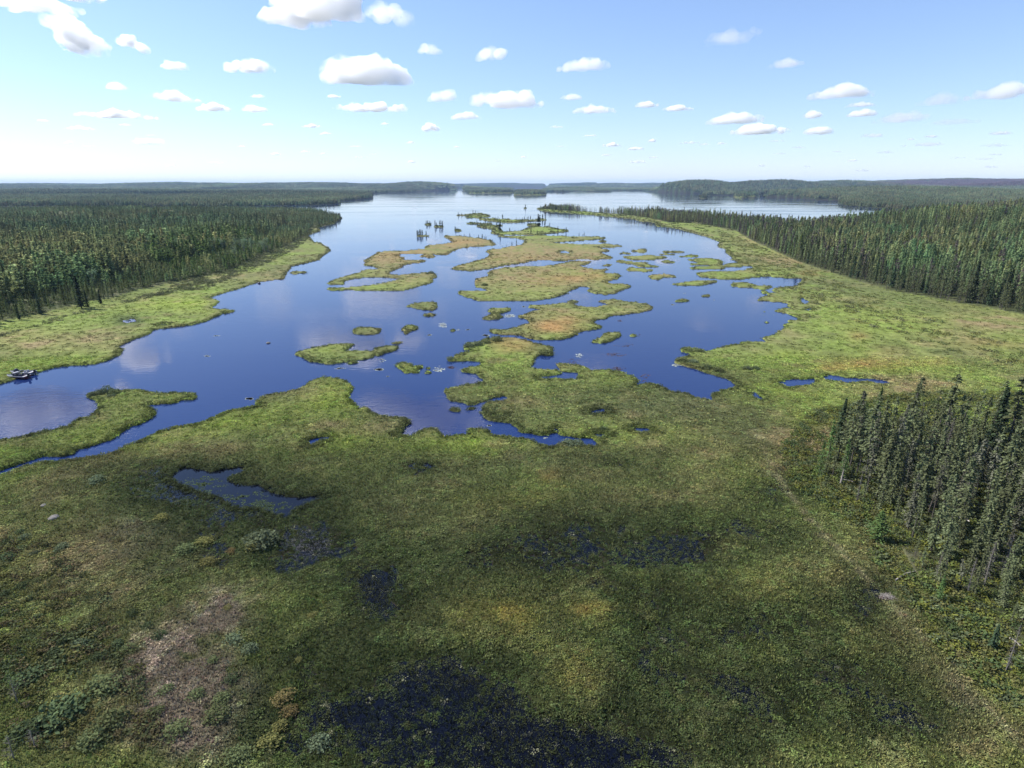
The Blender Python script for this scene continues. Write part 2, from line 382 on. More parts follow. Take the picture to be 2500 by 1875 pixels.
# name, label, outline: each bog islet is an object of its own
ISLES = [
 ("bog_island", "big brown bog island with a long pointed left end, in the middle of the lake", """F 95,400 140,380 300,340 440,300 490,260 440,230 480,210 600,200 700,175 820,160 850,115 780,95 570,75
  590,62 720,70 880,68 1000,60 1100,66 1300,72 1500,75 1600,75 1700,85 1700,98 1560,110 1350,125 1140,138 1300,150 1560,155 1700,148 1780,160 1885,170
  1870,185 1700,190 1580,188 1700,205 1740,215 1720,235 1650,240 1700,265 1785,290 1760,305 1600,318 1430,311 1280,330 1100,325 950,325 850,350 740,365
  600,385 480,415 330,432 180,430 110,418"""),
 ("bog_island", "largest brown and green bog island, below the pointed one", """F 155,660 180,640 300,635 470,635 430,615 350,605 335,560 345,515 420,500 480,480 460,455 500,430 620,400
  720,390 960,385 1130,375 1250,350 1300,340 1430,325 1560,335 1520,360 1420,380 1500,400 1640,420 1700,405 1725,420 1680,440 1700,455 1820,462
  1855,485 1820,520 1720,540 1700,555 1900,570 1965,590 1940,610 1850,640 1800,670 1680,680 1560,665 1500,640 1530,610 1490,595 1420,600 1340,635
  1260,685 1140,715 1000,740 850,748 600,748 380,745 280,715 200,690"""),
 ("bog_island", "long bog island with an orange patch and a round bay in its upper edge", """F 480,1050 560,1040 680,1040 800,1005 900,985 905,960 880,935 790,920 780,900 850,885 930,850 1030,835
  980,825 890,815 890,795 960,785 1060,785 1290,765 1300,745 1360,735 1430,745 1400,765 1350,775 1420,800 1560,810 1730,780 1690,770 1610,750
  1640,735 1800,725 1950,755 2100,765 2190,810 2180,840 2050,870 1920,885 1760,900 1700,930 1580,945 1580,975 1670,1010 1660,1035 1560,1045
  1440,1065 1350,1120 1250,1145 1000,1155 880,1130 800,1105 600,1095 510,1080"""),
 ("bog_island", "winding brown bog island with a crab-claw bay, left of the middle islands", """E 75,650 110,630 200,595 320,560 480,520 490,495 560,485 700,478 660,450 560,440 515,430 550,395
  520,375 600,340 610,320 665,300 680,275 800,262 1000,262 1150,245 1260,230 1250,210 1310,190 1450,180 1600,155 1560,130 1530,110 1490,85
  1520,72 1700,82 1900,105 2060,130 2100,165 2120,185 2060,200 1860,210 1700,230 1600,265 1560,300 1480,312 1370,300 1390,325 1370,345 1280,340
  1170,325 1260,300 1100,295 960,300 960,325 1030,335 1020,350 1000,365 1100,372 1230,362 1280,375 1260,395 1120,410 1000,435 980,465 900,490
  850,515 850,545 960,550 1080,535 1300,515 1400,535 1425,570 1370,600 1360,640 1250,670 1100,715 980,740 820,735 700,735 580,740 350,730
  150,735 75,730 85,708 300,700 480,685 700,660 850,625 960,595 900,585 700,580 500,585 380,600 300,630 295,665 150,668"""),
 ("bog_island", "bright green marsh islet with a notched top, left of the near peninsula", """B 415,320 470,290 620,255 760,230 900,220 995,220 960,245 900,275 900,290 1050,285 1130,290 1180,255
  1280,240 1375,240 1380,270 1330,290 1250,310 1190,335 1160,325 1160,345 1060,370 940,380 860,395 740,410 640,390 580,385 520,350 450,328"""),
 ("bog_island", "thin green sliver just below the notched green islet", "B 915,395 960,382 1010,385 1005,402 930,405"),
 ("bog_island", "slim green islet off the right tip of the notched green islet", "B 1310,220 1340,205 1400,198 1405,212 1370,228"),
 ("bog_island", "rounded olive islet with bare water all round, above the notched green islet", "B 960,95 1000,75 1080,70 1220,85 1215,110 1190,135 1090,145 965,130"),
 ("bog_island", "green fan-shaped islet right of the rounded olive one", "B 1385,95 1440,60 1520,55 1565,75 1540,95 1490,110 1450,135 1420,125 1415,105"),
 ("bog_island", "tiny dark tussock alone in open water left of the orange-patched island", "B 1835,100 1860,85 1890,90 1885,110 1840,112"),
 ("bog_island", "bright green islet shaped like a fish, left of the near peninsula head", "B 1330,420 1400,385 1470,400 1530,425 1600,415 1590,440 1550,460 1580,485 1430,490 1400,460"),
 ("bog_island", "upper of two tiny green tussocks right of the fish-shaped islet", "B 1620,440 1660,430 1680,443 1650,453"),
 ("bog_island", "lower of two tiny green tussocks right of the fish-shaped islet", "B 1605,485 1650,460 1690,475 1680,490 1610,492"),
 ("bog_island", "small green tussock left one of two in the near bay mouth", "B 1815,810 1870,795 1950,810 1920,835 1850,830"),
 ("bog_island", "small round tussock right one of two in the near bay mouth", "B 2000,800 2030,785 2075,800 2060,815 2005,815"),
 ("bog_island", "green diamond-shaped islet right of the near peninsula head", "C 1440,205 1530,160 1590,120 1720,120 1725,145 1680,170 1640,200 1530,220"),
 ("bog_island", "tiny green tussock beside the diamond-shaped islet", "C 1790,145 1830,130 1860,140 1850,155 1800,155"),
 ("bog_island", "green boot-shaped islet left of the orange-patched island", "F 415,935 440,905 510,875 470,855 490,825 600,815 720,820 725,845 640,865 590,880 640,910 570,940 480,945"),
 ("bog_island", "flat green islet with a straight upper edge, between left marsh and middle islands", "Q 635,770 690,755 760,745 815,750 820,775 790,795 740,790"),
 ("bog_island", "little green islet under the flat straight-edged one", "Q 725,818 770,808 805,815 790,827 740,825"),
 ("bog_island", "small narrow islet close off the left marsh shore", "L 1850,700 1900,690 1980,692 1960,705 1880,710"),
 ("bog_island", "narrow strip of bog with trees behind the pointed brown island", "G 870,300 900,290 1050,295 1200,280 1260,255 1330,240 1420,235 1500,240 1600,262 1720,275 1722,288 1640,300 1500,312 1380,330 1250,325 1000,325 900,315"),
 ("bog_island", "thin sliver off the right end of the pointed brown island", "F 1610,125 1660,112 1725,125 1700,133 1620,133"),
 ("bog_island", "small oval islet between the two middle islands' right ends", "F 1665,372 1720,360 1775,370 1740,385 1680,385"),
 ("bog_island", "small dark oval islet, leftmost of the right-hand cluster", "F 1830,250 1870,237 1960,248 1950,262 1840,260"),
 ("bog_island", "humped small islet at the top left of the right-hand cluster", "F 1960,232 1980,217 2050,205 2110,207 2140,238 2080,245"),
 ("bog_island", "flat islet with a brown top in the right-hand cluster", "I 160,200 250,190 480,185 640,200 640,215 520,230 380,238 260,232 190,215"),
 ("bog_island", "long snaking islet below the brown-topped one", "I 85,245 150,235 300,255 420,255 450,285 550,295 550,310 430,315 340,305 300,285 150,265"),
 ("bog_island", "straight green islet under the long snaking one", "I 205,330 240,308 330,318 480,335 480,352 400,358 220,350"),
 ("bog_island", "dark olive islet with a bent waist, lower in the right-hand cluster", "I 440,400 480,385 600,375 680,390 740,405 740,418 600,418 540,442 470,440"),
 ("bog_island", "bright green spindle-shaped islet in the right-hand water", "I 670,485 800,465 950,445 1150,448 1155,465 1050,490 920,505 750,503"),
 ("bog_island", "small mounded green islet below the spindle-shaped one", "I 715,655 780,632 870,650 870,665 720,668"),
 ("bog_island", "tiny two-lobed islet right of the mounded green one", "I 980,605 1020,600 1080,592 1098,605 1080,622 990,615"),
 ("bog_island", "small round islet in the middle of the right-hand cluster", "I 570,245 620,235 715,248 715,262 640,270 590,262"),
 ("bog_island", "thin islet just behind the brown-topped one", "I 540,175 620,165 720,170 720,182 580,185"),
 ("bog_island", "long thin islet farthest back in the right-hand cluster", "I 565,150 620,137 760,140 855,150 800,157 600,158"),
 ("bog_island", "two-stepped thin islet right of the brown-topped one", "I 755,198 850,184 880,174 965,185 960,203 880,208 770,206"),
 ("bog_island", "broad dark green islet close to the right marsh spits", "I 830,235 880,220 1050,215 1180,225 1220,255 1200,285 1100,292 1000,285 930,292 860,280 880,262 960,262 920,250"),
 ("bog_island", "low green islet pair in front of the right-hand inlet", "I 1290,485 1310,470 1420,465 1530,482 1570,500 1640,495 1740,510 1720,520 1670,540 1600,540 1520,525 1400,522 1300,510"),
 ("bog_island", "small green mound hugging the right marsh shore", "I 1595,560 1640,545 1680,560 1680,585 1630,590"),
 ("bog_island", "tiny dark tussock, upper of two off the right marsh", "I 1618,775 1640,767 1662,773 1650,781"),
 ("bog_island", "tiny dark tussock, lower of two off the right marsh", "I 1608,810 1640,798 1645,815"),
 ("bog_island", "flat tiny tussock right of the two off the right marsh", "I 1715,812 1750,803 1760,815"),
 ("bog_island", "lone green tussock south of the other tiny ones off the right marsh", "D 985,765 1010,755 1030,770 1000,775"),
 ("bog_island", "far left islet with four spruces in open water", "G 70,340 100,328 200,330 210,342 140,348"),
 ("bog_island", "far islet with low bushes left of the twin-spruce islet", "G 155,215 200,200 245,215 200,228"),
 ("bog_island", "far twin-spruce islet in open water", "G 245,238 290,225 370,235 360,245 290,250"),
 ("bog_island", "far small islet with one crooked spruce", "G 475,275 500,262 555,272 555,288 500,292"),
 ("bog_island", "far golden bog islet at the back of the island chain", "G 600,135 660,120 640,116 500,116 510,109 650,105 720,92 800,100 870,118 870,128 780,138 740,145 620,142"),
 ("bog_island", "far long bog islet with a row of spruces along it", "G 730,155 780,145 900,150 1000,155 1200,165 1480,155 1475,170 1280,180 1180,190 990,190 900,180 790,168"),
 ("bog_island", "far thin bog strip left of the spruce row", "G 615,205 650,195 720,198 890,200 895,210 700,210"),
 ("bog_island", "far olive islet with spruces on its right end", "G 720,230 760,215 900,220 1015,225 940,240 990,260 1010,285 950,290 880,280 880,262 780,250"),
 ("bog_island", "far small islet behind the tallest island spruces", "G 1260,215 1300,208 1410,213 1400,235 1290,235"),
 ("bog_island", "distant tiny islet with a single spruce off the wooded point", "G 1215,38 1250,30 1290,36 1250,42"),
 ("wooded_island", "distant wooded island, the larger one in the middle of the far lake", "H 1120,98 1180,92 1330,90 1480,96 1480,122 1330,125 1165,124"),
 ("wooded_island", "distant wooded island, the smaller one right of the larger", "H 1490,112 1600,104 1715,112 1715,135 1600,140 1490,137"),
 ("wooded_island", "distant tiny round tree islet off the far right shore", "J 800,164 825,157 850,164 825,172"),
 ("wooded_island", "distant low bushy islet in front of the far right shore", "J 1010,158 1060,150 1160,152 1165,162 1050,165"),
]
PONDS = [trace(t) for t in (
 "D 1100,1305 1190,1280 1440,1275 1460,1300 1400,1325 1200,1355", "D 1510,1270 1540,1240 1640,1245 1720,1265 1900,1270 1960,1275 2080,1290 2130,1310 2030,1325 1900,1300 1700,1310 1560,1290",
 "D 860,1385 900,1395 970,1450 950,1465 880,1435", "D 1310,545 1340,548 1345,560 1380,575 1350,600 1320,590", "D 1300,655 1370,645 1420,640 1380,660",
 "D 1380,712 1400,710 1390,722", "C 1440,820 1560,805 1590,845 1450,850", "C 1810,990 1860,980 1960,985 2010,1010 1900,1020", "C 1480,1035 1590,1035 1550,1060 1490,1065",
 "C 1100,995 1140,988 1150,1015", "C 550,865 680,865 660,875 580,875", "B 545,1105 600,1085 700,1065 780,1065 740,1090 640,1110 570,1140",
 "K 740,112 770,86 800,72 870,85 920,92 970,80 1065,68 1040,100 980,120 1000,140 1060,148 1120,155 1200,190 1300,208 1420,190 1340,225 1270,260 1240,300 1190,280 1130,250 1000,240 960,205 880,182 800,150",
 "A 1230,295 1260,288 1290,295 1255,302", "F 1220,235 1260,225 1330,235 1310,250 1230,248", "K 1815,52 1850,52 1880,75 1850,80")]
# ------------------------------------------------------------------ terrain: one height function, meshed shore by shore
def inside(poly, u, v):
    r = np.zeros(u.shape, bool); n = len(poly); j = n - 1
    for i in range(n):
        x1, y1 = poly[i]; x2, y2 = poly[j]; j = i
        if y1 == y2: continue
        c = ((y1 > v) != (y2 > v)) & (u < (x2 - x1) * (v - y1) / (y2 - y1) + x1)
        r ^= c
    return r
def inside_box(poly, u, v):
    lo = poly.min(0); hi = poly.max(0)
    m = (u >= lo[0]) & (u <= hi[0]) & (v >= lo[1]) & (v <= hi[1])
    r = np.zeros(u.shape, bool)
    if m.any(): r[m] = inside(poly, u[m], v[m])
    return r
DEEP = 2
LANDS = [("marsh", MAIN), ("marsh", SHORE_WEST), ("marsh", SPIT), ("far_hills", FAR_WEST), ("far_hills", FAR_EAST)] + [(n, trace(t)) for n, lab, t in ISLES]
NMAIN = 5

# hills: (u, v of the bare crest, distance, half-width across in pixels, half-depth in metres)
HILLS = [(300, 495, 860, 300, 170), (560, 512, 900, 160, 120), (2750, 488, 620, 330, 200), (2350, 512, 520, 170, 110),
         (1034, 444.5, 5600, 110, 700), (750, 446.0, 6500, 300, 1100), (1230, 446.0, 10800, 200, 1600), (1430, 445.5, 10800, 190, 1600), (1000, 446, 10000, 260, 1500), (1620, 446, 11500, 260, 1600), (480, 445.5, 7200, 240, 1100), (180, 446.0, 9500, 260, 1500),
         (1240, 461.0, 3650, 62, 120), (1680, 442.0, 3900, 110, 420), (1840, 440.5, 4100, 150, 500), (2020, 442, 4600, 160, 600),
         (2300, 438, 6000, 330, 1500), (2700, 432, 6000, 420, 1500), (2150, 455, 2300, 260, 500), (1500, 447.5, 9000, 170, 900), (1720, 443.5, 9500, 160, 900),
         (1400, 455, 5400, 60, 260), (1320, 457.5, 5300, 40, 200), (2500, 441, 4200, 200, 600), (-200, 448.5, 6500, 420, 1100), (60, 450, 6000, 300, 1000), (200, 462, 3300, 420, 500), (700, 467, 2500, 160, 300)]
_hl = []
for (u, v, D, wu, dy) in HILLS:
    hx = (u - CU) / FPX * D
    if D > 3000: v += 0.2
    _hl.append((hx, D, max(3.0, H_CAM + (HORIZON - v) / FPX * D - (10 if D > 1500 else 9)), wu / FPX * D, dy))
def hill(x, y):
    h = np.zeros(np.shape(x))
    for hx, hy, hh, wx, wy in _hl:
        h = np.maximum(h, hh * np.exp(-((x - hx) / wx) ** 2 * 0.8 - ((y - hy) / wy) ** 2))
    D = np.hypot(x, y)
    return h * (1 + 0.16 * fbm(x / 260, y / 260, 5, 3) * sstep(D, 500, 1500)) + sstep(D, 900, 3000) * (2.5 + 2.5 * fbm(x / 400, y / 400, 77, 2))

# forest outlines on the ground
FOREST_W = trace("""S -900,1000 L -600,1180 S 0,800 L 0,1020 150,990 300,960 420,930 500,905 700,870 780,850 900,810 1020,790 1150,760 1300,730 1440,700 1600,640 1700,580 1850,530 1960,470 2000,420 2120,388 2205,352 2205,335
S 800,525 760,518 700,514 500,513 -900,513""")
FOREST_E = trace("""G 1420,50 1600,66 1900,82 2212,108 J 200,262 400,285 520,305 600,325 J 900,335 R 100,345 300,372 480,405 560,455 700,520 850,590 1000,640 1150,690 1400,765 1600,800 1800,840 2000,870 2212,915
S 2700,815 3600,960 3600,526 2600,531 2300,537 2120,547 2040,557 1976,561 1938,561 1861,551 1707,534 1600,527 1450,520 1400,515 1345,510""")
GROVE = trace("""S 2105,1062 2060,1075 2015,1120 1995,1170 2020,1200 2085,1215 2130,1255 2180,1300 2200,1345 2230,1400 2260,1440 2320,1470 2390,1500 2440,1530 2520,1590 2600,1650 3300,1800 3300,1100 2900,1090 2600,1085 2500,1085 2420,1072 2330,1078 2250,1068 2160,1062""")
BRUSH_W = trace("""S -900,1040 0,830 A 0,400 200,330 400,250 600,205 840,160 1000,130 1300,60 1600,20 S 600,668 680,632 740,598 770,556 745,548 600,640 300,740 100,800 -900,960""")

# wetness: (u, v, ru, rv, amount) in display pixels 2212 wide; where high, hummocks sink and dark bog water shows between the sedges
K_ = 2500.0 / 2212.0
WETS = [(279, 693, 26, 9, .75), (540, 1085, 200, 45, .75), (390, 1055, 120, 26, .95), (470, 1150, 150, 60, .52), (340, 1240, 55, 40, .40), (480, 1215, 60, 40, .35), (690, 1175, 85, 42, .78), (640, 1200, 60, 45, .6), (815, 1290, 70, 55, 1.05), (800, 1240, 60, 30, .6),
        (960, 1460, 140, 85, .9), (1010, 1590, 190, 110, 1.2), (1180, 1640, 200, 80, 1.05), (1330, 1600, 140, 70, .6), (1080, 1160, 190, 70, .50), (1250, 1200, 220, 80, .52), (1480, 1190, 130, 50, .48), (1600, 1160, 150, 60, .45),
        (1500, 1370, 150, 60, .5), (1400, 1290, 110, 40, .45), (1780, 1340, 100, 55, .66), (1880, 1285, 35, 35, .9), (1560, 1480, 140, 60, .7), (1830, 1460, 130, 60, .66), (1700, 1560, 90, 60, .5), (1950, 1560, 120, 60, .68), (640, 1450, 90, 90, .6), (650, 1590, 110, 70, .65), (780, 1560, 60, 80, .8), (900, 1010, 40, 16, .5), (1700, 1060, 80, 40, .5), (1300, 1000, 90, 18, .35),
        (1540, 820, 90, 25, .45), (1350, 845, 60, 20, .3), (1620, 930, 60, 25, .3), (330, 1015, 150, 18, .4), (1400, 1420, 60, 60, .6), (1640, 1350, 60, 40, .6), (2060, 1300, 60, 40, .3), (1480, 1640, 120, 40, .6)]
DRYS = [(1080, 1345, 110, 60, .9), (1240, 1500, 75, 70, .9), (1270, 1320, 50, 28, .9), (1000, 1130, 130, 40, .5), (880, 1120, 60, 40, .4), (950, 1380, 60, 40, .5), (1700, 1250, 120, 40, .4), (560, 1180, 40, 18, .9), (620, 1500, 25, 40, .7), (1380, 1240, 90, 25, .35), (1620, 1440, 90, 40, .45)]
def blobs(lst, u, v, k=K_):
    s = np.zeros(np.shape(u))
    for a, b, ru, rv, w in lst:
        s += w * np.exp(-((u - a * k) / (ru * k)) ** 2 - ((v - b * k) / (rv * k)) ** 2)
    return s
def wetness(x, y, u, v):
    w = 0.93 * blobs(WETS, u, v) - blobs(DRYS, u, v)
    return np.clip(w + (0.20 * fbm(x / 9, y / 9, 301, 3) + .30 * np.clip(w * 2, 0, 1) * fbm(x / 3.2, y / 3.2, 303, 3)) * (y < 150), -1, 1.3)

class Field:
    """samples of the terrain: land number, signed shore distance and height at ground points"""
    pass
def shore_field(U, V, grid=True):
    X, Y = ground(U, V)
    D = np.hypot(X, Y)
    amp = 0.30 + D * 0.0011
    WX = X + amp * fbm(X / (amp * 5), Y / (amp * 5), 41, 3); WY = Y + amp * 1.3 * fbm(X / (amp * 5) + 31, Y / (amp * 5), 47, 3)
    WU, WV = topx(WX, WY)
    land = -np.ones(U.shape, int)
    for k in range(len(LANDS) - 1, -1, -1):
        m = inside_box(LANDS[k][1], WU, WV); land[m] = k
    for p in PONDS:
        m = inside_box(p, WU, WV); land[m] = -1
    R = 3.0 + D * 0.004
    sd = R.copy()
    nr, nc = U.shape
    cols = U[0]; rows = V[:, 0]
    segs = []
    for k, (n, p) in enumerate(LANDS): segs += [(p[i], p[(i + 1) % len(p)]) for i in range(len(p))]
    for p in PONDS: segs += [(p[i], p[(i + 1) % len(p)]) for i in range(len(p))]
    for a, b in segs:
        v0, v1 = min(a[1], b[1]), max(a[1], b[1]); u0, u1 = min(a[0], b[0]), max(a[0], b[0])
        if v1 < HORIZON + 3: continue
        ax, ay = ground(a[0], a[1]); bx, by = ground(b[0], b[1])
        d0 = max(3.0, v0 - HORIZON)
        mx = 5.0 * d0 / H_CAM + 6; my = min(60, 5.0 * (v1 - HORIZON) ** 2 / (H_CAM * FPX) + 3)
        i0, i1 = np.searchsorted(rows, [v0 - my, v1 + my]); j0, j1 = np.searchsorted(cols, [u0 - mx * 1.6, u1 + mx * 1.6])
        if i0 >= i1 or j0 >= j1: continue
        x = WX[i0:i1, j0:j1]; y = WY[i0:i1, j0:j1]
        dx, dy = bx - ax, by - ay; L = dx * dx + dy * dy + 1e-9
        t = np.clip(((x - ax) * dx + (y - ay) * dy) / L, 0, 1)
        d = np.hypot(x - ax - t * dx, y - ay - t * dy)
        sd[i0:i1, j0:j1] = np.minimum(sd[i0:i1, j0:j1], d)
    sd = np.where(land >= 0, sd, -sd)
    return X, Y, land, sd
def heights(X, Y, U, V, land, sd):
    D = np.hypot(X, Y)
    edge = np.maximum(0.55, D * 0.0022)
    h = np.where(sd > 0, (0.34 + .5 * sstep(D, 450, 900)) * sstep(sd / edge, -0.15, 1.0), -0.25 - 0.6 * sstep(-sd / edge, 0, 1.6))
    h = np.where((sd > 0), np.maximum(h, 0.02), h)
    w = wetness(X, Y, U, V)
    near = 1 - sstep(D, 160, 420)
    rel = 0.11 * fbm(X / 2.2, Y / 2.2, 61, 3) + 0.08 * fbm(X / 9, Y / 9, 67, 2) + (0.05 + 0.22 * np.clip(w, 0, 1)) * fbm(X / .9, Y / .9, 63, 2) + 0.22 * np.clip(w, 0, 1) * fbm(X / 3.5, Y / 3.5, 64, 2)
    inn = sstep(sd / edge, 0.3, 1.4)
    h = h + inn * (rel * near + rel * 0.5 * (1 - near)) - inn * 0.56 * np.clip(w, -0.2, 1.3)
    f = np.zeros(X.shape)
    for P in (FOREST_W, FOREST_E, GROVE): f = np.maximum(f, inside_box(P, U, V))
    tp = land >= 3
    hi = hill(X, Y)
    grow = sstep(sd, 0.0, np.maximum(2.0, D * 0.004))
    up = np.where((land == 3) | (land == 4) | (D > 1500), 1.0, 0.0)
    up = np.where(((land == 0) | (land == 1)) & (f > 0), 1.0, up)
    up = np.where((land >= NMAIN) & (D < 1500), 0, up)
    h = h + np.where(land >= 0, grow * hi * np.where(up > 0, 1, 0.25 * (D > 300)), 0) + np.where(f > 0, 0.35, 0)
    return h, w, f

# sample grid: fine close by, coarser towards the horizon
rows = [2080.0]
while rows[-1] > HORIZON + 0.9:
    d = rows[-1] - HORIZON
    rows.append(rows[-1] - min(3.0 if d > 500 else 2.5 if d > 150 else 1.7, 0.028 * d))
rows = np.array(rows[::-1])
cols = np.arange(-420, 2925, 3.4)
U, V = np.meshgrid(cols, rows)
GX, GY, GL, GS = shore_field(U, V)
GH, GW, GF = heights(GX, GY, U, V, GL, GS)
def sample(x, y, arr):
    """value of a grid array at ground points (nearest-bilinear), outside -> edge"""
    u, v = topx(x, y)
    fi = np.interp(v, rows, np.arange(len(rows))); fj = np.clip((u - cols[0]) / (cols[1] - cols[0]), 0, len(cols) - 1.001)
    i = np.minimum(fi.astype(int), len(rows) - 2); j = fj.astype(int); a = fi - i; b = fj - j
    return (arr[i, j] * (1 - b) + arr[i, j + 1] * b) * (1 - a) + (arr[i + 1, j] * (1 - b) + arr[i + 1, j + 1] * b) * a
def sample_id(x, y, arr):
    u, v = topx(x, y)
    i = np.clip(np.round(np.interp(v, rows, np.arange(len(rows)))).astype(int), 0, len(rows) - 1)
    j = np.clip(np.round((u - cols[0]) / (cols[1] - cols[0])).astype(int), 0, len(cols) - 1)
    return arr[i, j]

# ------------------------------------------------------------------ what grows where: base colour of the ground cover
C = lambda *a: np.array(a, float)
GREEN = C(.115, .155, .036); LIME = C(.150, .205, .030); OLIVE = C(.115, .115, .048); BROWN = C(.155, .125, .062); ORANGE = C(.20, .125, .050)
STRAW = C(.172, .140, .100); GREY = C(.085, .085, .055); PEAT = C(.022, .018, .014); YELLOW = C(.18, .155, .045); MOSS = C(.055, .075, .028); LEAFY = C(.045, .085, .022)
ORANGES = [(1180, 1035, 26, 14, 1), (1215, 700, 55, 18, .9), (1190, 712, 40, 10, .9), (1100, 750, 45, 16, 1.1), (1185, 610, 45, 10, .5), (1290, 600, 120, 15, .5), (1850, 730, 25, 12, .6),
           (1880, 790, 90, 12, .8), (2020, 785, 40, 10, .5), (1790, 800, 30, 8, .7), (2100, 600 + 60, 60, 8, .2), (1750, 592, 25, 6, .7), (1110, 560, 60, 8, .5), (870, 555, 60, 10, .5), (980, 525, 60, 8, .6), (1000, 615 - 10, 60, 8, .3),
           (1890, 760, 60, 12, .3), (2150, 745, 90, 14, .3), (1300, 565, 60, 8, .3), (1060, 545, 60, 8, .3)]
BROWNS = [(130, 1240, 220, 90, .35), (250, 1540, 200, 120, .3), (2120, 700, 90, 20, .8), (1850, 650, 50, 8, .4), (1950, 840, 120, 25, .6), (1750, 960, 90, 40, .7), (1680, 1000, 60, 50, .5), (1160, 550, 220, 25, .7), (860, 560, 120, 25, .7), (980, 520, 90, 12, .7), (1150, 605, 160, 30, .55),
          (870, 605, 80, 12, .4), (1200, 690, 120, 25, .4), (430, 600, 260, 12, .25), (1850, 1400, 120, 60, .4), (1720, 560, 90, 14, .8), (1640, 520, 60, 10, .6), (150, 740, 190, 22, .5), (1250, 1020, 80, 20, .2), (1120, 870, 60, 15, .5), (460, 970, 80, 14, .4), (650, 850, 60, 20, .25), (700, 935, 50, 18, .5),
          (260, 1180, 220, 60, .5), (2100, 1450, 90, 120, .7), (1900, 1200, 60, 90, .6), (2170, 1620, 120, 60, .5)]
LIMES = [(500, 905, 180, 35, .8), (720, 860, 80, 40, .9), (700, 955, 90, 25, .8), (1000, 960, 150, 25, .8), (1300, 940, 180, 25, .6), (1700, 850, 120, 25, .9), (1700, 770, 60, 12, .6), (200, 800, 200, 25, .8), (420, 660, 160, 20, .7), (60, 740, 90, 25, .5), (1650, 600, 60, 12, .5),
         (1900, 700, 160, 40, .35), (1850, 800, 260, 14, .5), (250, 950, 160, 30, .6), (1100, 850, 90, 15, .4), (1350, 830, 60, 15, .3), (1750, 820, 60, 12, .9), (720, 760, 60, 12, .8), (890, 800, 30, 10, .8), (1010, 960, 30, 30, .5), (1750, 900, 60, 30, .5), (1150, 1040, 60, 40, .4)]
STRAWS = [(400, 1450, 140, 110, .5), (420, 1580, 120, 80, .4), (430, 1400, 90, 70, .5), (330, 1420, 70, 50, .8), (480, 1330, 60, 30, .7), (380, 1560, 70, 60, .9), (470, 1480, 60, 40, .8), (560, 1500, 50, 50, .6), (140, 1280, 90, 50, .35), (300, 1150, 80, 30, .4), (500, 1280, 90, 30, .4), (2090, 1480, 40, 60, .5)]
GREYS = [(440, 1060, 100, 35, .5), (1450, 870, 120, 25, .35), (690, 1000, 30, 8, .4), (350, 1200, 120, 60, .45), (1800, 1480, 40, 60, .3), (1900, 600, 60, 10, .3), (2050, 540, 60, 10, .2), (560, 850, 60, 10, .4), (1150, 980, 100, 40, .25)]
YELLOWS = [(1080, 1345, 120, 55, .8), (1250, 1500, 80, 60, .8), (1280, 1320, 50, 25, 1), (1470, 1270, 160, 30, .35), (1650, 1290, 120, 40, .35), (1130, 1090, 150, 30, .4), (580, 1178, 40, 14, .7), (620, 1520, 20, 25, 1), (700, 1640, 40, 15, .8), (1600, 1300, 60, 30, .3), (1200, 1420, 90, 30, .5), (1750, 1230, 80, 30, .4)]
TRACK = np.array([(1630, 930), (1660, 1000), (1700, 1062), (1745, 1120), (1790, 1172), (1850, 1232), (1915, 1300), (1955, 1345), (2010, 1400), (2060, 1450), (2130, 1530), (2240, 1660), (2350, 1800)]) * K_
def line_px(P, u, v):
    d = np.full(np.shape(u), 1e9)
    for a, b in zip(P[:-1], P[1:]):
        ab = b - a; t = np.clip(((u - a[0]) * ab[0] + (v - a[1]) * ab[1]) / (ab @ ab), 0, 1); d = np.minimum(d, np.hypot(u - a[0] - t * ab[0], v - a[1] - t * ab[1]))
    return d
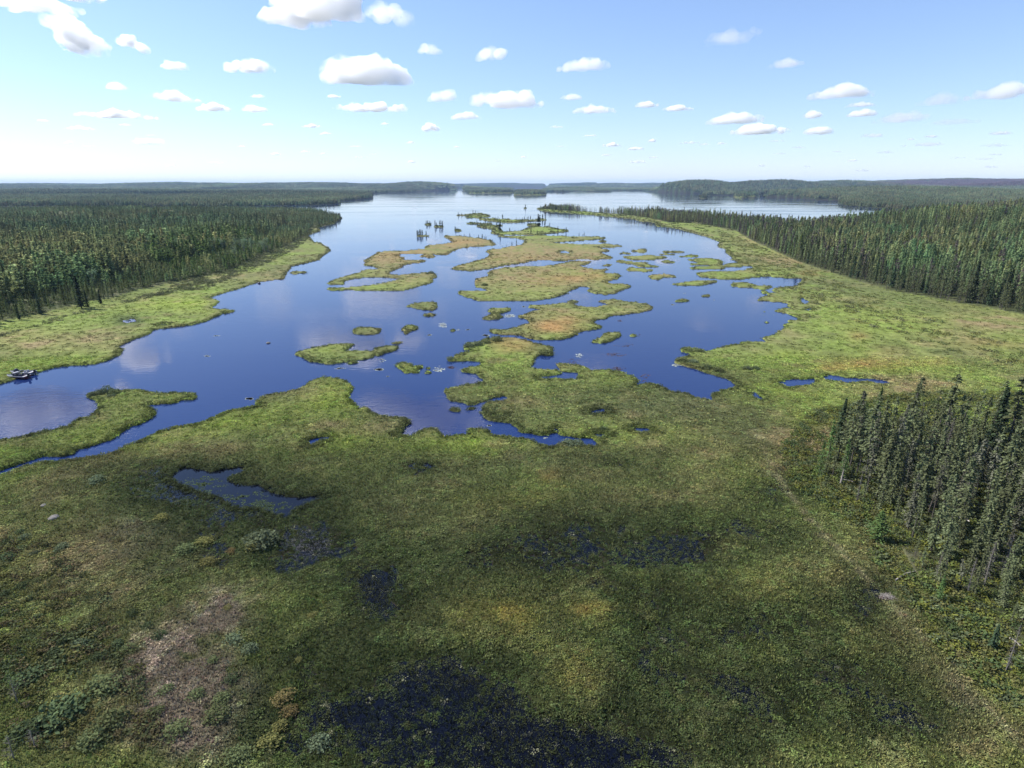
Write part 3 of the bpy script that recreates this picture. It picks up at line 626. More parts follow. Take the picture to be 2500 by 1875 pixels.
def cover(x, y, u, v, s, w):
    """base colour of the plants at a ground point"""
    n1 = fbm(x / 14, y / 14, 501, 4); n2 = fbm(x / 5, y / 5, 511, 4); n3_ = fbm(x / 40, y / 40, 521, 3); n4 = fbm(x / 1.3, y / 1.3, 531, 2)
    c = GREEN + np.zeros(np.shape(x) + (3,))
    def mixin(col, k):
        nonlocal c
        k = np.clip(k, 0, 1)[..., None]; c = c * (1 - k) + col * k
    mixin(OLIVE, 0.45 + 0.9 * n1 + 0.5 * n3_)
    far = sstep(y, 230, 420)
    mixin(MOSS, np.clip(0.2 + n3_ - n2 * .6, 0, .5) * (1 - far * .5))
    mixin(LIME, blobs(LIMES, u, v) * (0.75 + 0.9 * n1))
    mixin(BROWN, 1.5 * blobs(BROWNS, u, v) * (0.8 + 1.2 * n2) + np.clip(n2 * n1 * 2.2, 0, .5))
    mixin(OLIVE * 0.9, np.clip(.9 - np.abs(s - 2.2) / 2.2, 0, .7) * (np.where((y > 200), 1, 0.55)))
    mixin(ORANGE, blobs(ORANGES, u, v) * (0.6 + 1.0 * n1))
    mixin(GREY, blobs(GREYS, u, v) * (0.9 + 1.2 * n2))
    mixin(STRAW, blobs(STRAWS, u, v) * (0.8 + 1.9 * n2 + 0.8 * n4))
    mixin(YELLOW, blobs(YELLOWS, u, v) * (0.6 + 1.5 * n2))
    wb = np.clip(blobs([(a, b, ru * 1.6, rv * 1.5, q) for a, b, ru, rv, q in WETS], u, v) - .6 * blobs(DRYS, u, v), 0, 1.2)
    mixin(MOSS * 0.62, np.clip((.5 * wb + .5 * np.clip(w, 0, 1)) * 1.5 * (1 + .9 * n2 + .5 * n4), 0, .88))
    mixin(C(.17, .155, .085), np.exp(-(line_px(TRACK, u, v) / (9 + 7 * n2)) ** 2) * np.clip(.40 + .7 * n4, 0, .7) * (v > 1050))
    c = c * (1 + (0.28 * n4 + 0.22 * n2) * (1 - .6 * sstep(y, 120, 260)))[..., None]
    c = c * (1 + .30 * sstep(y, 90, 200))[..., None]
    return np.clip(c, 0.008, 0.5)
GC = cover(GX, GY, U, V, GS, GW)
fl = GF > 0                                                    # forest floor: needles, lichen, bare soil
floorc = C(.060, .070, .030) + np.clip(fbm(GX / 7, GY / 7, 601, 3), 0, 1)[..., None] * C(.08, .065, .05)
GC = np.where(fl[..., None], floorc, GC)
fh = ((GL == 3) | (GL == 4))
farc = C(.022, .036, .016) + (fbm(GX / 130, GY / 260, 611, 4)[..., None] * C(.010, .014, .005)) + np.clip(fbm(GX / 500, GY / 700, 617, 3) - .15, 0, 1)[..., None] * C(.03, .045, .012)
burnt = sstep(blobs([(2130, 395, 240, 8, 1.0)], U, V), .3, .8)[..., None]
farc = farc * (1 - burnt) + C(.045, .030, .036) * burnt
GC = np.where(fh[..., None], farc, GC)
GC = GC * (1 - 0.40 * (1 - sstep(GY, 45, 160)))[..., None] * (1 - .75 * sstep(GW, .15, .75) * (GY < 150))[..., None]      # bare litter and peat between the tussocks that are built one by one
und = GH < 0.03
GC = np.where(und[..., None], PEAT, GC)

# ------------------------------------------------------------------ ground materials
def ground_mat(name, bump=0.35):
    m, n, l = new_mat(name)
    out = n.new("ShaderNodeOutputMaterial"); b = n.new("ShaderNodeBsdfPrincipled")
    at = n.new("ShaderNodeAttribute"); at.attribute_name = "cover"; at.attribute_type = 'GEOMETRY'
    tc = n.new("ShaderNodeTexCoord")
    n1 = n.new("ShaderNodeTexNoise"); n1.inputs['Scale'].default_value = 3.2; n1.inputs['Detail'].default_value = 6; n1.inputs['Roughness'].default_value = .7
    n2 = n.new("ShaderNodeTexNoise"); n2.inputs['Scale'].default_value = 0.35; n2.inputs['Detail'].default_value = 5
    for q in (n1, n2): l.new(tc.outputs['Object'], q.inputs['Vector'])
    mr = n.new("ShaderNodeMapRange"); mr.inputs[1].default_value = .3; mr.inputs[2].default_value = .7; mr.inputs[3].default_value = .45; mr.inputs[4].default_value = 1.5
    l.new(n1.outputs['Fac'], mr.inputs[0])
    mr2 = n.new("ShaderNodeMapRange"); mr2.inputs[1].default_value = .3; mr2.inputs[2].default_value = .7; mr2.inputs[3].default_value = .75; mr2.inputs[4].default_value = 1.25
    l.new(n2.outputs['Fac'], mr2.inputs[0])
    mm = n.new("ShaderNodeMath"); mm.operation = 'MULTIPLY'; l.new(mr.outputs[0], mm.inputs[0]); l.new(mr2.outputs[0], mm.inputs[1])
    mx = n.new("ShaderNodeVectorMath"); mx.operation = 'SCALE'; l.new(at.outputs['Color'], mx.inputs[0]); l.new(mm.outputs[0], mx.inputs['Scale'])
    l.new(mx.outputs[0], b.inputs['Base Color'])
    b.inputs['Roughness'].default_value = 1.0; b.inputs['Specular IOR Level'].default_value = 0.08
    bp = n.new("ShaderNodeBump"); bp.inputs['Strength'].default_value = bump; bp.inputs['Distance'].default_value = .35
    l.new(n1.outputs['Fac'], bp.inputs['Height']); l.new(bp.outputs[0], b.inputs['Normal'])
    l.new(b.outputs[0], out.inputs['Surface'])
    return m
M_GROUND = ground_mat("bog_vegetation")

# one mesh per land; quads wholly below the water are dropped
vidx = np.arange(U.size).reshape(U.shape)
Q = np.stack([vidx[:-1, :-1], vidx[1:, :-1], vidx[1:, 1:], vidx[:-1, 1:]], -1)
ql = np.maximum.reduce([GL[:-1, :-1], GL[1:, :-1], GL[1:, 1:], GL[:-1, 1:]])
qh = np.maximum.reduce([GH[:-1, :-1], GH[1:, :-1], GH[1:, 1:], GH[:-1, 1:]])
keep = (ql >= 0) & (qh > -0.12)
PTS = np.stack([GX.ravel(), GY.ravel(), GH.ravel()], 1)
# faces that only border land keep their land's number; under-shore rim included through the max
NAMES = {0: "marsh_ground", 1: "marsh_ground", 2: "marsh_ground", 3: "hills", 4: "hills"}
for k, (nm, poly) in enumerate(LANDS):
    q = Q[keep & (ql == k)]
    if len(q) < 1: continue
    used, inv = np.unique(q.ravel(), return_inverse=True)
    name = NAMES.get(k, nm)
    me = mesh_np(name, PTS[used], inv.reshape(-1, 4), M_GROUND, smooth=True)
    ca = me.color_attributes.new("cover", 'FLOAT_COLOR', 'POINT')
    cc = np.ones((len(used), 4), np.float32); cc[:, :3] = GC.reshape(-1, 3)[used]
    ca.data.foreach_set("color", cc.ravel())
    o = link(name, me)
    if k < NMAIN: tag(o, kind='structure')
    else:
        tag(o, ISLES[k - NMAIN][1], kind='structure')

# ------------------------------------------------------------------ water
m, n, l = new_mat("lake_water")
out = n.new("ShaderNodeOutputMaterial"); b = n.new("ShaderNodeBsdfPrincipled")
b.inputs['Base Color'].default_value = (.0070, .019, .085, 1); b.inputs['IOR'].default_value = 1.333
tc = n.new("ShaderNodeTexCoord")
def wave(scale, stretch, rot=0.0, det=3):
    mp = n.new("ShaderNodeMapping"); mp.inputs['Scale'].default_value = (stretch, 1, 1); mp.inputs['Rotation'].default_value[2] = rot
    l.new(tc.outputs['Object'], mp.inputs[0])
    t = n.new("ShaderNodeTexNoise"); t.inputs['Scale'].default_value = scale; t.inputs['Detail'].default_value = det; l.new(mp.outputs[0], t.inputs['Vector']); return t
w1 = wave(0.9, 0.35, .1); w2 = wave(4.0, .6, -.2)
calm = wave(0.012, 0.35, .25, 4)            # big calm and breezy patches
cr = n.new("ShaderNodeMapRange"); cr.inputs[1].default_value = .38; cr.inputs[2].default_value = .60; cr.inputs[3].default_value = .06; cr.inputs[4].default_value = 1.0
l.new(calm.outputs['Fac'], cr.inputs[0])
ad = n.new("ShaderNodeMath"); ad.operation = 'MULTIPLY_ADD'; l.new(w2.outputs['Fac'], ad.inputs[0]); ad.inputs[1].default_value = .25; l.new(w1.outputs['Fac'], ad.inputs[2])
mu = n.new("ShaderNodeMath"); mu.operation = 'MULTIPLY'; l.new(ad.outputs[0], mu.inputs[0]); l.new(cr.outputs[0], mu.inputs[1])
bp = n.new("ShaderNodeBump"); bp.inputs['Strength'].default_value = .35; bp.inputs['Distance'].default_value = .10
l.new(mu.outputs[0], bp.inputs['Height']); l.new(bp.outputs[0], b.inputs['Normal'])
rr = n.new("ShaderNodeMapRange"); rr.inputs[3].default_value = .01; rr.inputs[4].default_value = .09; l.new(calm.outputs['Fac'], rr.inputs[0]); rr.inputs[1].default_value = .45; rr.inputs[2].default_value = .7
l.new(rr.outputs[0], b.inputs['Roughness'])
l.new(b.outputs[0], out.inputs['Surface'])
M_WATER = m
S_ = 29000
tag(link("lake_water", mesh_np("lake_water", [(-S_, -400, 0), (S_, -400, 0), (S_, S_, 0), (-S_, S_, 0)], [(0, 1, 2, 3)], M_WATER)), kind='structure')
mb = m.copy(); mb.name = "peat_dark_water"; mb.node_tree.nodes["Principled BSDF"].inputs['Base Color'].default_value = (.0016, .0020, .0055, 1)
_yb = float(ground(1250, 1262)[1])
tag(link("bog_water", mesh_np("bog_water", [(-75, 20, .004), (78, 20, .004), (*[float(q) for q in ground(2350, 1128)], .004), (*[float(q) for q in ground(290, 1128)], .004), (*[float(q) for q in ground(-260, 1262)], .004)], [(0, 1, 2, 3, 4)], mb)), kind='structure')
# ground behind and beside the sampled area, so that the land goes on outside the frame
def plain(name, pts, z):
    me = mesh_np(name, [(x, y, z) for x, y in pts], [(0, 1, 2, 3)], M_GROUND)
    ca = me.color_attributes.new("cover", 'FLOAT_COLOR', 'POINT'); ca.data.foreach_set("color", np.tile([.06, .07, .025, 1], 4).astype(np.float32))
    tag(link(name, me), kind='structure')
_x0, _y0 = ground(cols[0], 2080); _x1, _y1 = ground(cols[-1], 2080)
plain("marsh_ground", [(-3000, -400), (3000, -400), (3000, float(_y0) + .5), (-3000, float(_y0) + .5)], 0.12)
# ------------------------------------------------------------------ leaf, needle and bark materials
def leaf_mat(name, col=None, inst=False, trans=0.25, vary=0.25, rough=.85):
    m, n, l = new_mat(name)
    out = n.new("ShaderNodeOutputMaterial")
    d = n.new("ShaderNodeBsdfDiffuse"); t = n.new("ShaderNodeBsdfTranslucent"); mx = n.new("ShaderNodeMixShader"); mx.inputs[0].default_value = trans
    va = n.new("ShaderNodeAttribute"); va.attribute_name = "tone"; va.attribute_type = 'GEOMETRY'
    sc = n.new("ShaderNodeVectorMath"); sc.operation = 'SCALE'
    if inst:
        at = n.new("ShaderNodeAttribute"); at.attribute_name = "col"; at.attribute_type = 'INSTANCER'
        l.new(at.outputs['Color'], sc.inputs[0])
    else:
        oi = n.new("ShaderNodeObjectInfo"); hs = n.new("ShaderNodeHueSaturation"); hs.inputs['Color'].default_value = (*col, 1)
        mr = n.new("ShaderNodeMapRange"); mr.inputs[3].default_value = 1 - vary; mr.inputs[4].default_value = 1 + vary; l.new(oi.outputs['Random'], mr.inputs[0]); l.new(mr.outputs[0], hs.inputs['Value'])
        mh = n.new("ShaderNodeMapRange"); mh.inputs[3].default_value = .490; mh.inputs[4].default_value = .512; l.new(oi.outputs['Random'], mh.inputs[0]); l.new(mh.outputs[0], hs.inputs['Hue'])
        l.new(hs.outputs[0], sc.inputs[0])
    l.new(va.outputs['Fac'], sc.inputs['Scale'])
    l.new(sc.outputs[0], d.inputs[0]); l.new(sc.outputs[0], t.inputs[0]); l.new(d.outputs[0], mx.inputs[1]); l.new(t.outputs[0], mx.inputs[2]); l.new(mx.outputs[0], out.inputs['Surface'])
    return m
def bark_mat(name, a, b_):
    m, n, l = new_mat(name)
    out = n.new("ShaderNodeOutputMaterial"); b = n.new("ShaderNodeBsdfPrincipled"); tc = n.new("ShaderNodeTexCoord")
    t = n.new("ShaderNodeTexNoise"); t.inputs['Scale'].default_value = 6; t.inputs['Detail'].default_value = 5; l.new(tc.outputs['Object'], t.inputs[0])
    r = n.new("ShaderNodeValToRGB"); r.color_ramp.elements[0].position = .35; r.color_ramp.elements[0].color = (*a, 1); r.color_ramp.elements[1].position = .65; r.color_ramp.elements[1].color = (*b_, 1)
    l.new(t.outputs['Fac'], r.inputs[0]); l.new(r.outputs[0], b.inputs['Base Color']); b.inputs['Roughness'].default_value = .95; b.inputs['Specular IOR Level'].default_value = .1
    l.new(b.outputs[0], out.inputs['Surface'])
    return m
M_SPRUCE = leaf_mat("spruce_needles", (.125, .145, .074), trans=.35, vary=.3)
M_SPRUCE_B = leaf_mat("blue_spruce_needles", (.058, .088, .048), trans=.22, vary=.3)
M_LARCH = leaf_mat("larch_needles", (.105, .17, .058), trans=.3, vary=.2)
M_PINE = leaf_mat("pine_needles", (.12, .15, .06), trans=.3, vary=.3)
M_BIRCH = leaf_mat("birch_leaves", (.17, .23, .13), trans=.3, vary=.25)
M_SHRUB = leaf_mat("shrub_leaves", (.060, .080, .038), trans=.2, vary=.35)
M_INST = leaf_mat("plant_cover", inst=True, trans=.25)
M_BARK = bark_mat("spruce_bark", (.045, .04, .035), (.11, .10, .09))
M_DEAD = bark_mat("weathered_wood", (.15, .135, .12), (.34, .31, .28))
M_TWIG = bark_mat("lichen_grey_twigs", (.09, .082, .075), (.20, .185, .17))

class Bag:
    """collects triangles/quads with a tone per vertex"""
    def __init__(s): s.v = []; s.f = []; s.t = []; s.n = 0
    def add(s, V, F, tone):
        V = np.asarray(V, float); s.v.append(V); s.f.append(np.asarray(F) + s.n); s.t.append(np.full(len(V), tone) if np.isscalar(tone) else tone); s.n += len(V)
    def mesh(s, name, mat, smooth=False):
        V = np.concatenate(s.v); F = np.concatenate(s.f); T = np.concatenate(s.t)
        me = mesh_np(name, V, F, mat, smooth)
        a = me.attributes.new("tone", 'FLOAT', 'POINT'); a.data.foreach_set("value", T.astype(np.float32))
        return me
def leaves(bag, P, size, rg, flat=0.4, tone=(0.7, 1.3), aspect=0.6, dirs=None):
    """one small kite-shaped quad per point"""
    n = len(P)
    a = rg.normal(size=(n, 3)) if dirs is None else dirs + rg.normal(size=(n, 3)) * .35
    a[:, 2] *= flat if dirs is None else 1; a /= np.linalg.norm(a, axis=1)[:, None] + 1e-9
    b = np.cross(a, rg.normal(size=(n, 3)) * np.array([.5, .5, 1.0]) + np.array([0, 0, .8])); b /= np.linalg.norm(b, axis=1)[:, None] + 1e-9
    s = (size * rg.uniform(.6, 1.4, n))[:, None]
    V = np.stack([P - a * s * .5, P + b * s * aspect * .5, P + a * s * .5, P - b * s * aspect * .5], 1).reshape(-1, 3)
    F = np.arange(4 * n).reshape(n, 4)
    bag.add(V, F, np.repeat(rg.uniform(*tone, n), 4))
def tube(bag, pts, radii, k=5, tone=1.0):
    pts = [np.array(p, float) for p in pts]; V = []
    for i, p in enumerate(pts):
        d = pts[min(i + 1, len(pts) - 1)] - pts[max(i - 1, 0)]; d /= np.linalg.norm(d) + 1e-9
        u = np.cross(d, [0.31, .9, .2]); u /= np.linalg.norm(u); w = np.cross(d, u)
        for j in range(k):
            a = 2 * math.pi * j / k; V.append(p + radii[i] * (u * math.cos(a) + w * math.sin(a)))
    F = [(i * k + j, i * k + (j + 1) % k, (i + 1) * k + (j + 1) % k, (i + 1) * k + j) for i in range(len(pts) - 1) for j in range(k)]
    bag.add(V, F, tone)

def conifer(h, rad, seed, step=.3, nb=5, spr=4, size=.38, bare=.25, taper=1.0, droop=.35, gap=.15, club=0.0, trunk_k=6, deadtw=True, flat=.5):
    """crown and trunk of a spruce, pine or larch; returns (crown bag, trunk bag)"""
    rg = np.random.default_rng(seed); crown = Bag(); tr = Bag()
    lean = rg.normal(size=2) * .012 * h
    def ax(z): t = z / h; return np.array([lean[0] * t * t, lean[1] * t * t, z])
    tube(tr, [ax(h * t) for t in (0, .25, .5, .75, .97)], [h * .0115, h * .009, h * .0065, h * .004, .015], trunk_k)
    pts = []; dr = []
    z = h * bare
    side = rg.uniform(0, 6.28)
    while z < h * .985:
        t = (z / h - bare) / (1 - bare)
        L0 = rad * ((1 - t) ** taper * (.55 + .45 * min(1, t / .25)) + club * math.exp(-((t - .88) / .08) ** 2)) * rg.uniform(.65, 1.25)
        if rg.random() > gap:
            a0 = rg.uniform(0, 6.28)
            for k in range(nb):
                a = a0 + 6.283 * k / nb + rg.normal() * .35
                L = L0 * rg.uniform(.6, 1.2) * (1 + .18 * math.cos(a - side))
                if rg.random() < gap * .7: continue
                for q in range(spr):
                    r = L * (q + rg.uniform(.35, 1.0)) / spr
                    pts.append(ax(z) + np.array([math.cos(a) * r, math.sin(a) * r, -droop * r + rg.normal() * .05 + .25 * r * r / max(L, .2) * droop]))
                    dr.append((math.cos(a), math.sin(a), -droop))
        z += step * rg.uniform(.7, 1.3)
    pts = np.array(pts); dr = np.array(dr)
    leaves(crown, pts, size, rg, tone=(.65, 1.4), aspect=.75, dirs=dr)
    leaves(crown, ax(h) + np.array([[0, 0, -.1], [0, 0, .12], [0.03, 0, -.35], [-.03, .02, -.3]]), size * .6, rg, dirs=np.tile([[0, 0, 1.]], (4, 1)), aspect=.4)
    if deadtw:
        for k in range(int(16 * bare / .25)):
            z = h * rg.uniform(.06, bare + .12); a = rg.uniform(0, 6.28); L = rad * rg.uniform(.3, .85)
            p = ax(z); e = p + np.array([math.cos(a) * L, math.sin(a) * L, -L * rg.uniform(.1, .6)])
            tube(tr, [p, e], [.022, .008], 3)
    return crown, tr
def round_crown(h, rad, seed, n=500, size=.3, base=.25):
    rg = np.random.default_rng(seed); crown = Bag(); tr = Bag()
    nl = 7
    tube(tr, [(0, 0, 0), (.05, .02, h * .45), (0.1, 0, h * .85)], [h * .014, h * .01, .02], 6)
    P = []
    for k in range(nl):
        a = 6.28 * k / nl + rg.normal() * .4; z = h * (base + .12 + (.75 - base) * rg.random()); r = rad * rg.uniform(.25, .7)
        c = np.array([math.cos(a) * r, math.sin(a) * r, z])
        tube(tr, [(0.03, 0, z * .75), c], [.05, .015], 4)
        q = rg.normal(size=(n // nl, 3)); q /= np.linalg.norm(q, axis=1)[:, None]; q *= (rg.random((len(q), 1)) ** .4) * np.array([rad * .5, rad * .5, h * .16]) * rg.uniform(.7, 1.2)
        P.append(c + q)
    leaves(crown, np.concatenate(P), size, rg, tone=(.65, 1.4), flat=.7)
    return crown, tr
def bush(rad, h, seed, n=160, size=.16):
    rg = np.random.default_rng(seed); b = Bag()
    q = rg.normal(size=(n, 3)); q /= np.linalg.norm(q, axis=1)[:, None]; q[:, 2] = np.abs(q[:, 2])
    q *= rg.random((n, 1)) ** .35
    P = q * [rad, rad, h]; P[:, 2] += .02
    P[:, :2] += (rg.normal(size=(n, 2)) * .12 * rad)
    leaves(b, P, size, rg, flat=.6)
    return b
def tuft(seed, n=12, rad=.22, h=.42, w=.03):
    """sedge tussock: narrow blades leaning outward"""
    rg = np.random.default_rng(seed); b = Bag(); V = []; F = []; T = []
    for k in range(n):
        a = rg.uniform(0, 6.28); r = rad * rg.random() ** .5; p = np.array([math.cos(a) * r, math.sin(a) * r, -.05])
        hh = h * rg.uniform(.6, 1.2); ln = hh * rg.uniform(.15, .7); a2 = a + rg.normal() * .8
        e = p + np.array([math.cos(a2) * ln, math.sin(a2) * ln, hh]); s = np.array([-math.sin(a2), math.cos(a2), 0]) * w * rg.uniform(.7, 1.4)
        mid = (p + e) / 2 + np.array([0, 0, hh * .12])
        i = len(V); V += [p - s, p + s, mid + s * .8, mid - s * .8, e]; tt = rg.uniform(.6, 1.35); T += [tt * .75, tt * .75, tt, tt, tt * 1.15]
        F += [(i, i + 1, i + 2, i + 3), (i + 3, i + 2, i + 4, i + 4)]
    F4 = [f for f in F if f[2] != f[3]]
    b.add(V, F4, np.array(T))
    return b
def pads(seed, n=14, rad=.5, size=.13, h=.1):
    """broad leaves standing just over the water"""
    rg = np.random.default_rng(seed); b = Bag()
    P = np.stack([rg.normal(size=n) * rad * .6, rg.normal(size=n) * rad * .6, rg.uniform(.02, h, n)], 1)
    leaves(b, P, size, rg, flat=.15, aspect=.8, tone=(.6, 1.45))
    return b

# ------------------------------------------------------------------ scattering
def scatter(name, protos, P, scale, col, label=None, tilt=0.0):
    """P (n,3); scale (n,) or (n,3); col (n,3). One object of kind stuff whose points carry the plants"""
    n = len(P)
    if n == 0: return
    me = bpy.data.meshes.new(name); me.vertices.add(n); me.vertices.foreach_set("co", P.astype(np.float32).ravel())
    if scale.ndim == 1: scale = np.repeat(scale[:, None], 3, 1)
    a = me.attributes.new("scl", 'FLOAT_VECTOR', 'POINT'); a.data.foreach_set("vector", scale.astype(np.float32).ravel())
    rot = np.stack([RNG.normal(size=n) * tilt, RNG.normal(size=n) * tilt, RNG.uniform(0, 6.283, n)], 1)
    a = me.attributes.new("rot", 'FLOAT_VECTOR', 'POINT'); a.data.foreach_set("vector", rot.astype(np.float32).ravel())
    a = me.attributes.new("pick", 'INT', 'POINT'); a.data.foreach_set("value", RNG.integers(0, len(protos), n).astype(np.int32))
    cc = np.ones((n, 4), np.float32); cc[:, :3] = col
    a = me.attributes.new("col", 'FLOAT_COLOR', 'POINT'); a.data.foreach_set("color", cc.ravel())
    o = link(name, me)
    ng = bpy.data.node_groups.new(name + "_scatter", 'GeometryNodeTree')
    ng.interface.new_socket("Geometry", in_out='INPUT', socket_type='NodeSocketGeometry'); ng.interface.new_socket("Geometry", in_out='OUTPUT', socket_type='NodeSocketGeometry')
    N, L = ng.nodes, ng.links
    gi = N.new("NodeGroupInput"); go = N.new("NodeGroupOutput")
    mp = N.new("GeometryNodeMeshToPoints"); ip = N.new("GeometryNodeInstanceOnPoints"); jn = N.new("GeometryNodeJoinGeometry")
    L.new(gi.outputs[0], mp.inputs[0])
    for p in protos:
        oi = N.new("GeometryNodeObjectInfo"); oi.inputs[0].default_value = p; oi.inputs['As Instance'].default_value = True; L.new(oi.outputs['Geometry'], jn.inputs[0])
    def attr(nm, t):
        q = N.new("GeometryNodeInputNamedAttribute"); q.data_type = t; q.inputs[0].default_value = nm; return q.outputs['Attribute']
    L.new(mp.outputs[0], ip.inputs['Points']); L.new(jn.outputs[0], ip.inputs['Instance']); ip.inputs['Pick Instance'].default_value = True
    L.new(attr("pick", 'INT'), ip.inputs['Instance Index']); L.new(attr("rot", 'FLOAT_VECTOR'), ip.inputs['Rotation']); L.new(attr("scl", 'FLOAT_VECTOR'), ip.inputs['Scale'])
    L.new(ip.outputs[0], go.inputs[0])
    md = o.modifiers.new("scatter", 'NODES'); md.node_group = ng
    return tag(o, label, kind='stuff')
def proto(name, bags_mats):
    """an unlinked source object; several bags are joined with a material slot each"""
    V = []; F = []; T = []; MI = []; n = 0
    for i, (b, mt) in enumerate(bags_mats):
        v = np.concatenate(b.v); f = np.concatenate(b.f); t = np.concatenate(b.t)
        V.append(v); F.append(f + n); T.append(t); MI.append(np.full(len(f), i)); n += len(v)
    me = mesh_np(name, np.concatenate(V), np.concatenate(F))
    for b, mt in bags_mats: me.materials.append(mt)
    me.polygons.foreach_set("material_index", np.concatenate(MI).astype(np.int32))
    a = me.attributes.new("tone", 'FLOAT', 'POINT'); a.data.foreach_set("value", np.concatenate(T).astype(np.float32))
    return bpy.data.objects.new(name, me)
def jitter(x0, x1, y0, y1, s):
    """jittered points of spacing s inside the camera's wedge (with a margin)"""
    nx = int((x1 - x0) / s); ny = int((y1 - y0) / s)
    gx, gy = np.meshgrid(np.arange(nx), np.arange(ny))
    x = x0 + (gx.ravel() + RNG.random(nx * ny)) * s; y = y0 + (gy.ravel() + RNG.random(nx * ny)) * s
    m = np.abs(x) < y * 0.98 + 22
    return x[m], y[m]
def band_points(y0, y1, s):
    w = y1 * 0.98 + 22
    return jitter(-w, w, y0, y1, s)

def edge_px(poly, u, v):
    d = np.full(len(u), 1e9)
    for i in range(len(poly)):
        a, b = poly[i], poly[(i + 1) % len(poly)]; ab = b - a; t = np.clip(((u - a[0]) * ab[0] + (v - a[1]) * ab[1]) / (ab @ ab + 1e-9), 0, 1)
        d = np.minimum(d, np.hypot(u - a[0] - t * ab[0], v - a[1] - t * ab[1]))
    return d
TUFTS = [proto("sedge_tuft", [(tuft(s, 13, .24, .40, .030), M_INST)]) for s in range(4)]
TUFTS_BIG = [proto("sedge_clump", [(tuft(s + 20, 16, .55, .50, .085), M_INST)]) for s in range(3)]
LEAFY_ = [proto("leafy_clump", [(bush(.36, .30, s, 26, .17), M_INST)]) for s in range(4)]
PADS = [proto("bog_leaves", [(pads(s, 13, .42, .12, .10), M_INST)]) for s in range(3)]
LOWS = [proto("heath_bush", [(bush(.62, .50, s + 40, 46, .24), M_INST)]) for s in range(4)]

# marsh plants by distance band: spacing grows with distance
for (y0, y1, sp, big) in ((30, 62, .32, 1.0), (62, 100, .44, 1.15), (100, 160, .78, 1.5), (160, 260, 1.35, 2.2), (260, 420, 2.7, 3.4)):
    x, y = band_points(y0, y1, sp)
    ld = sample_id(x, y, GL); hh = sample(x, y, GH); s = sample(x, y, GS); w = sample(x, y, GW); f = sample_id(x, y, GF)
    c = np.stack([sample(x, y, GC[..., k]) for k in range(3)], 1)
    u, v = topx(x, y)
    c0 = cover(x, y, u, v, s, w * 0.7)
    rnd = RNG.random(len(x))
    dry = (ld >= 0) & (hh > 0.04) & (f == 0)
    wet = (ld >= 0) & (hh <= 0.04) & (s > .3)
    n2 = fbm(x / 6, y / 6, 703, 3)
    thin = RNG.random(len(x)) > .55 * sstep(w + .25 * fbm(x / 2.4, y / 2.4, 717, 2), .2, .8)
    dry = dry & thin
    isleaf = fbm(x / 3.2, y / 3.2, 711, 3) + .6 * fbm(x / 15, y / 15, 713, 2) > .05
    cv = c0 * (RNG.uniform(.62, 1.5, len(x))[:, None]) * (1.62 + .15 * sstep(y, 48, 100))[:, None]
    cv = cv * (1 + RNG.normal(size=(len(x), 3)) * .06)
    P = np.stack([x, y, hh], 1)
    sc = big * RNG.uniform(.6, 1.35, len(x))
    hz = np.stack([sc, sc, sc * (.78 if big < 1.1 else .72 if big < 1.4 else .5 if big < 2 else .34)], 1)
    if big > 1.6: cv = c0 * RNG.uniform(.85, 1.3, len(x))[:, None]; rnd = rnd * 2.3
    a = dry & ~isleaf & (rnd < 1); b = dry & isleaf & (rnd < .8)
    scatter("sedge", TUFTS if big < 1.3 else TUFTS_BIG, P[a], hz[a] * (1 if big < 1.3 else .62), cv[a] * 1.05, "green and straw sedges over the bog" , .12)
    scatter("leafy_ground_cover", LEAFY_, P[b], hz[b], cv[b], "low leafy bog plants over the marsh", .1)
    # emergent plants on wet ground: the deeper, the fewer
    dep = np.clip(-hh + .04, 0, 1)
    k = wet & (rnd < np.clip(1.35 - dep * 1.0 + n2 * .5, .55, .99))
    Pw = P.copy(); Pw[:, 2] = .01; shallow = sstep(dep, .02, .34)[:, None]
    cw = C(.060, .070, .032) * RNG.uniform(.45, 1.7, len(x))[:, None] * (1 + np.clip(n2, -.5, .5)[:, None] * C(.5, .3, .2))
    cw = cw * (1.1 - .62 * sstep(w, .45, 1.0))[:, None]
    cw = cv * .85 * (1 - shallow) + cw * shallow
    pale = (RNG.random(len(x)) < .03) & (dep > .1)
    cw[pale] = C(.20, .20, .12)
    full = k & (RNG.random(len(x)) > sstep(dep, .03, .30)); k = k & ~full
    scatter("leafy_ground_cover", LEAFY_, Pw[full], hz[full] * .8, cw[full], "low leafy plants on the wet rims of the bog pools", .1)
    tf = k & (RNG.random(len(x)) < .55); pd = k & ~tf
    scatter("emergent_sedge", TUFTS if big < 1.3 else TUFTS_BIG, Pw[tf], hz[tf] * .75 * (1 if big < 1.3 else .62), cw[tf], "thin sedges standing in the dark bog water", .15)
    scatter("floating_leaves", PADS, Pw[pd], hz[pd] * .9, cw[pd] * 1.1, "small leaves over the dark bog water")

# shrubs along every shore, larger in outline far away only because they are sparser
xs = []; ys = []; sz = []
for (y0, y1, sp) in ((55, 120, .55), (120, 220, .8), (220, 420, 1.3), (420, 800, 2.4), (800, 1500, 5)):
    x, y = band_points(y0, y1, sp)
    s = sample(x, y, GS); ld = sample_id(x, y, GL)
    e = np.maximum(.9, y * .0045)
    k = (ld >= 0) & (s > .08 * e) & (s < e * (1.0 + 1.4 * np.clip(fbm(x / 8, y / 8, 801, 2) + .3, 0, 1)))
    x, y = x[k], y[k]; xs.append(x); ys.append(y); sz.append(np.full(len(x), max(.75, sp * .62)) * RNG.uniform(.6, 1.35, len(x)))
x = np.concatenate(xs); y = np.concatenate(ys); z = np.concatenate(sz)
hh = sample(x, y, GH); u, v = topx(x, y); s = sample(x, y, GS)
c = cover(x, y, u, v, s, s * 0) * .62 + C(.085, .10, .050) * .38
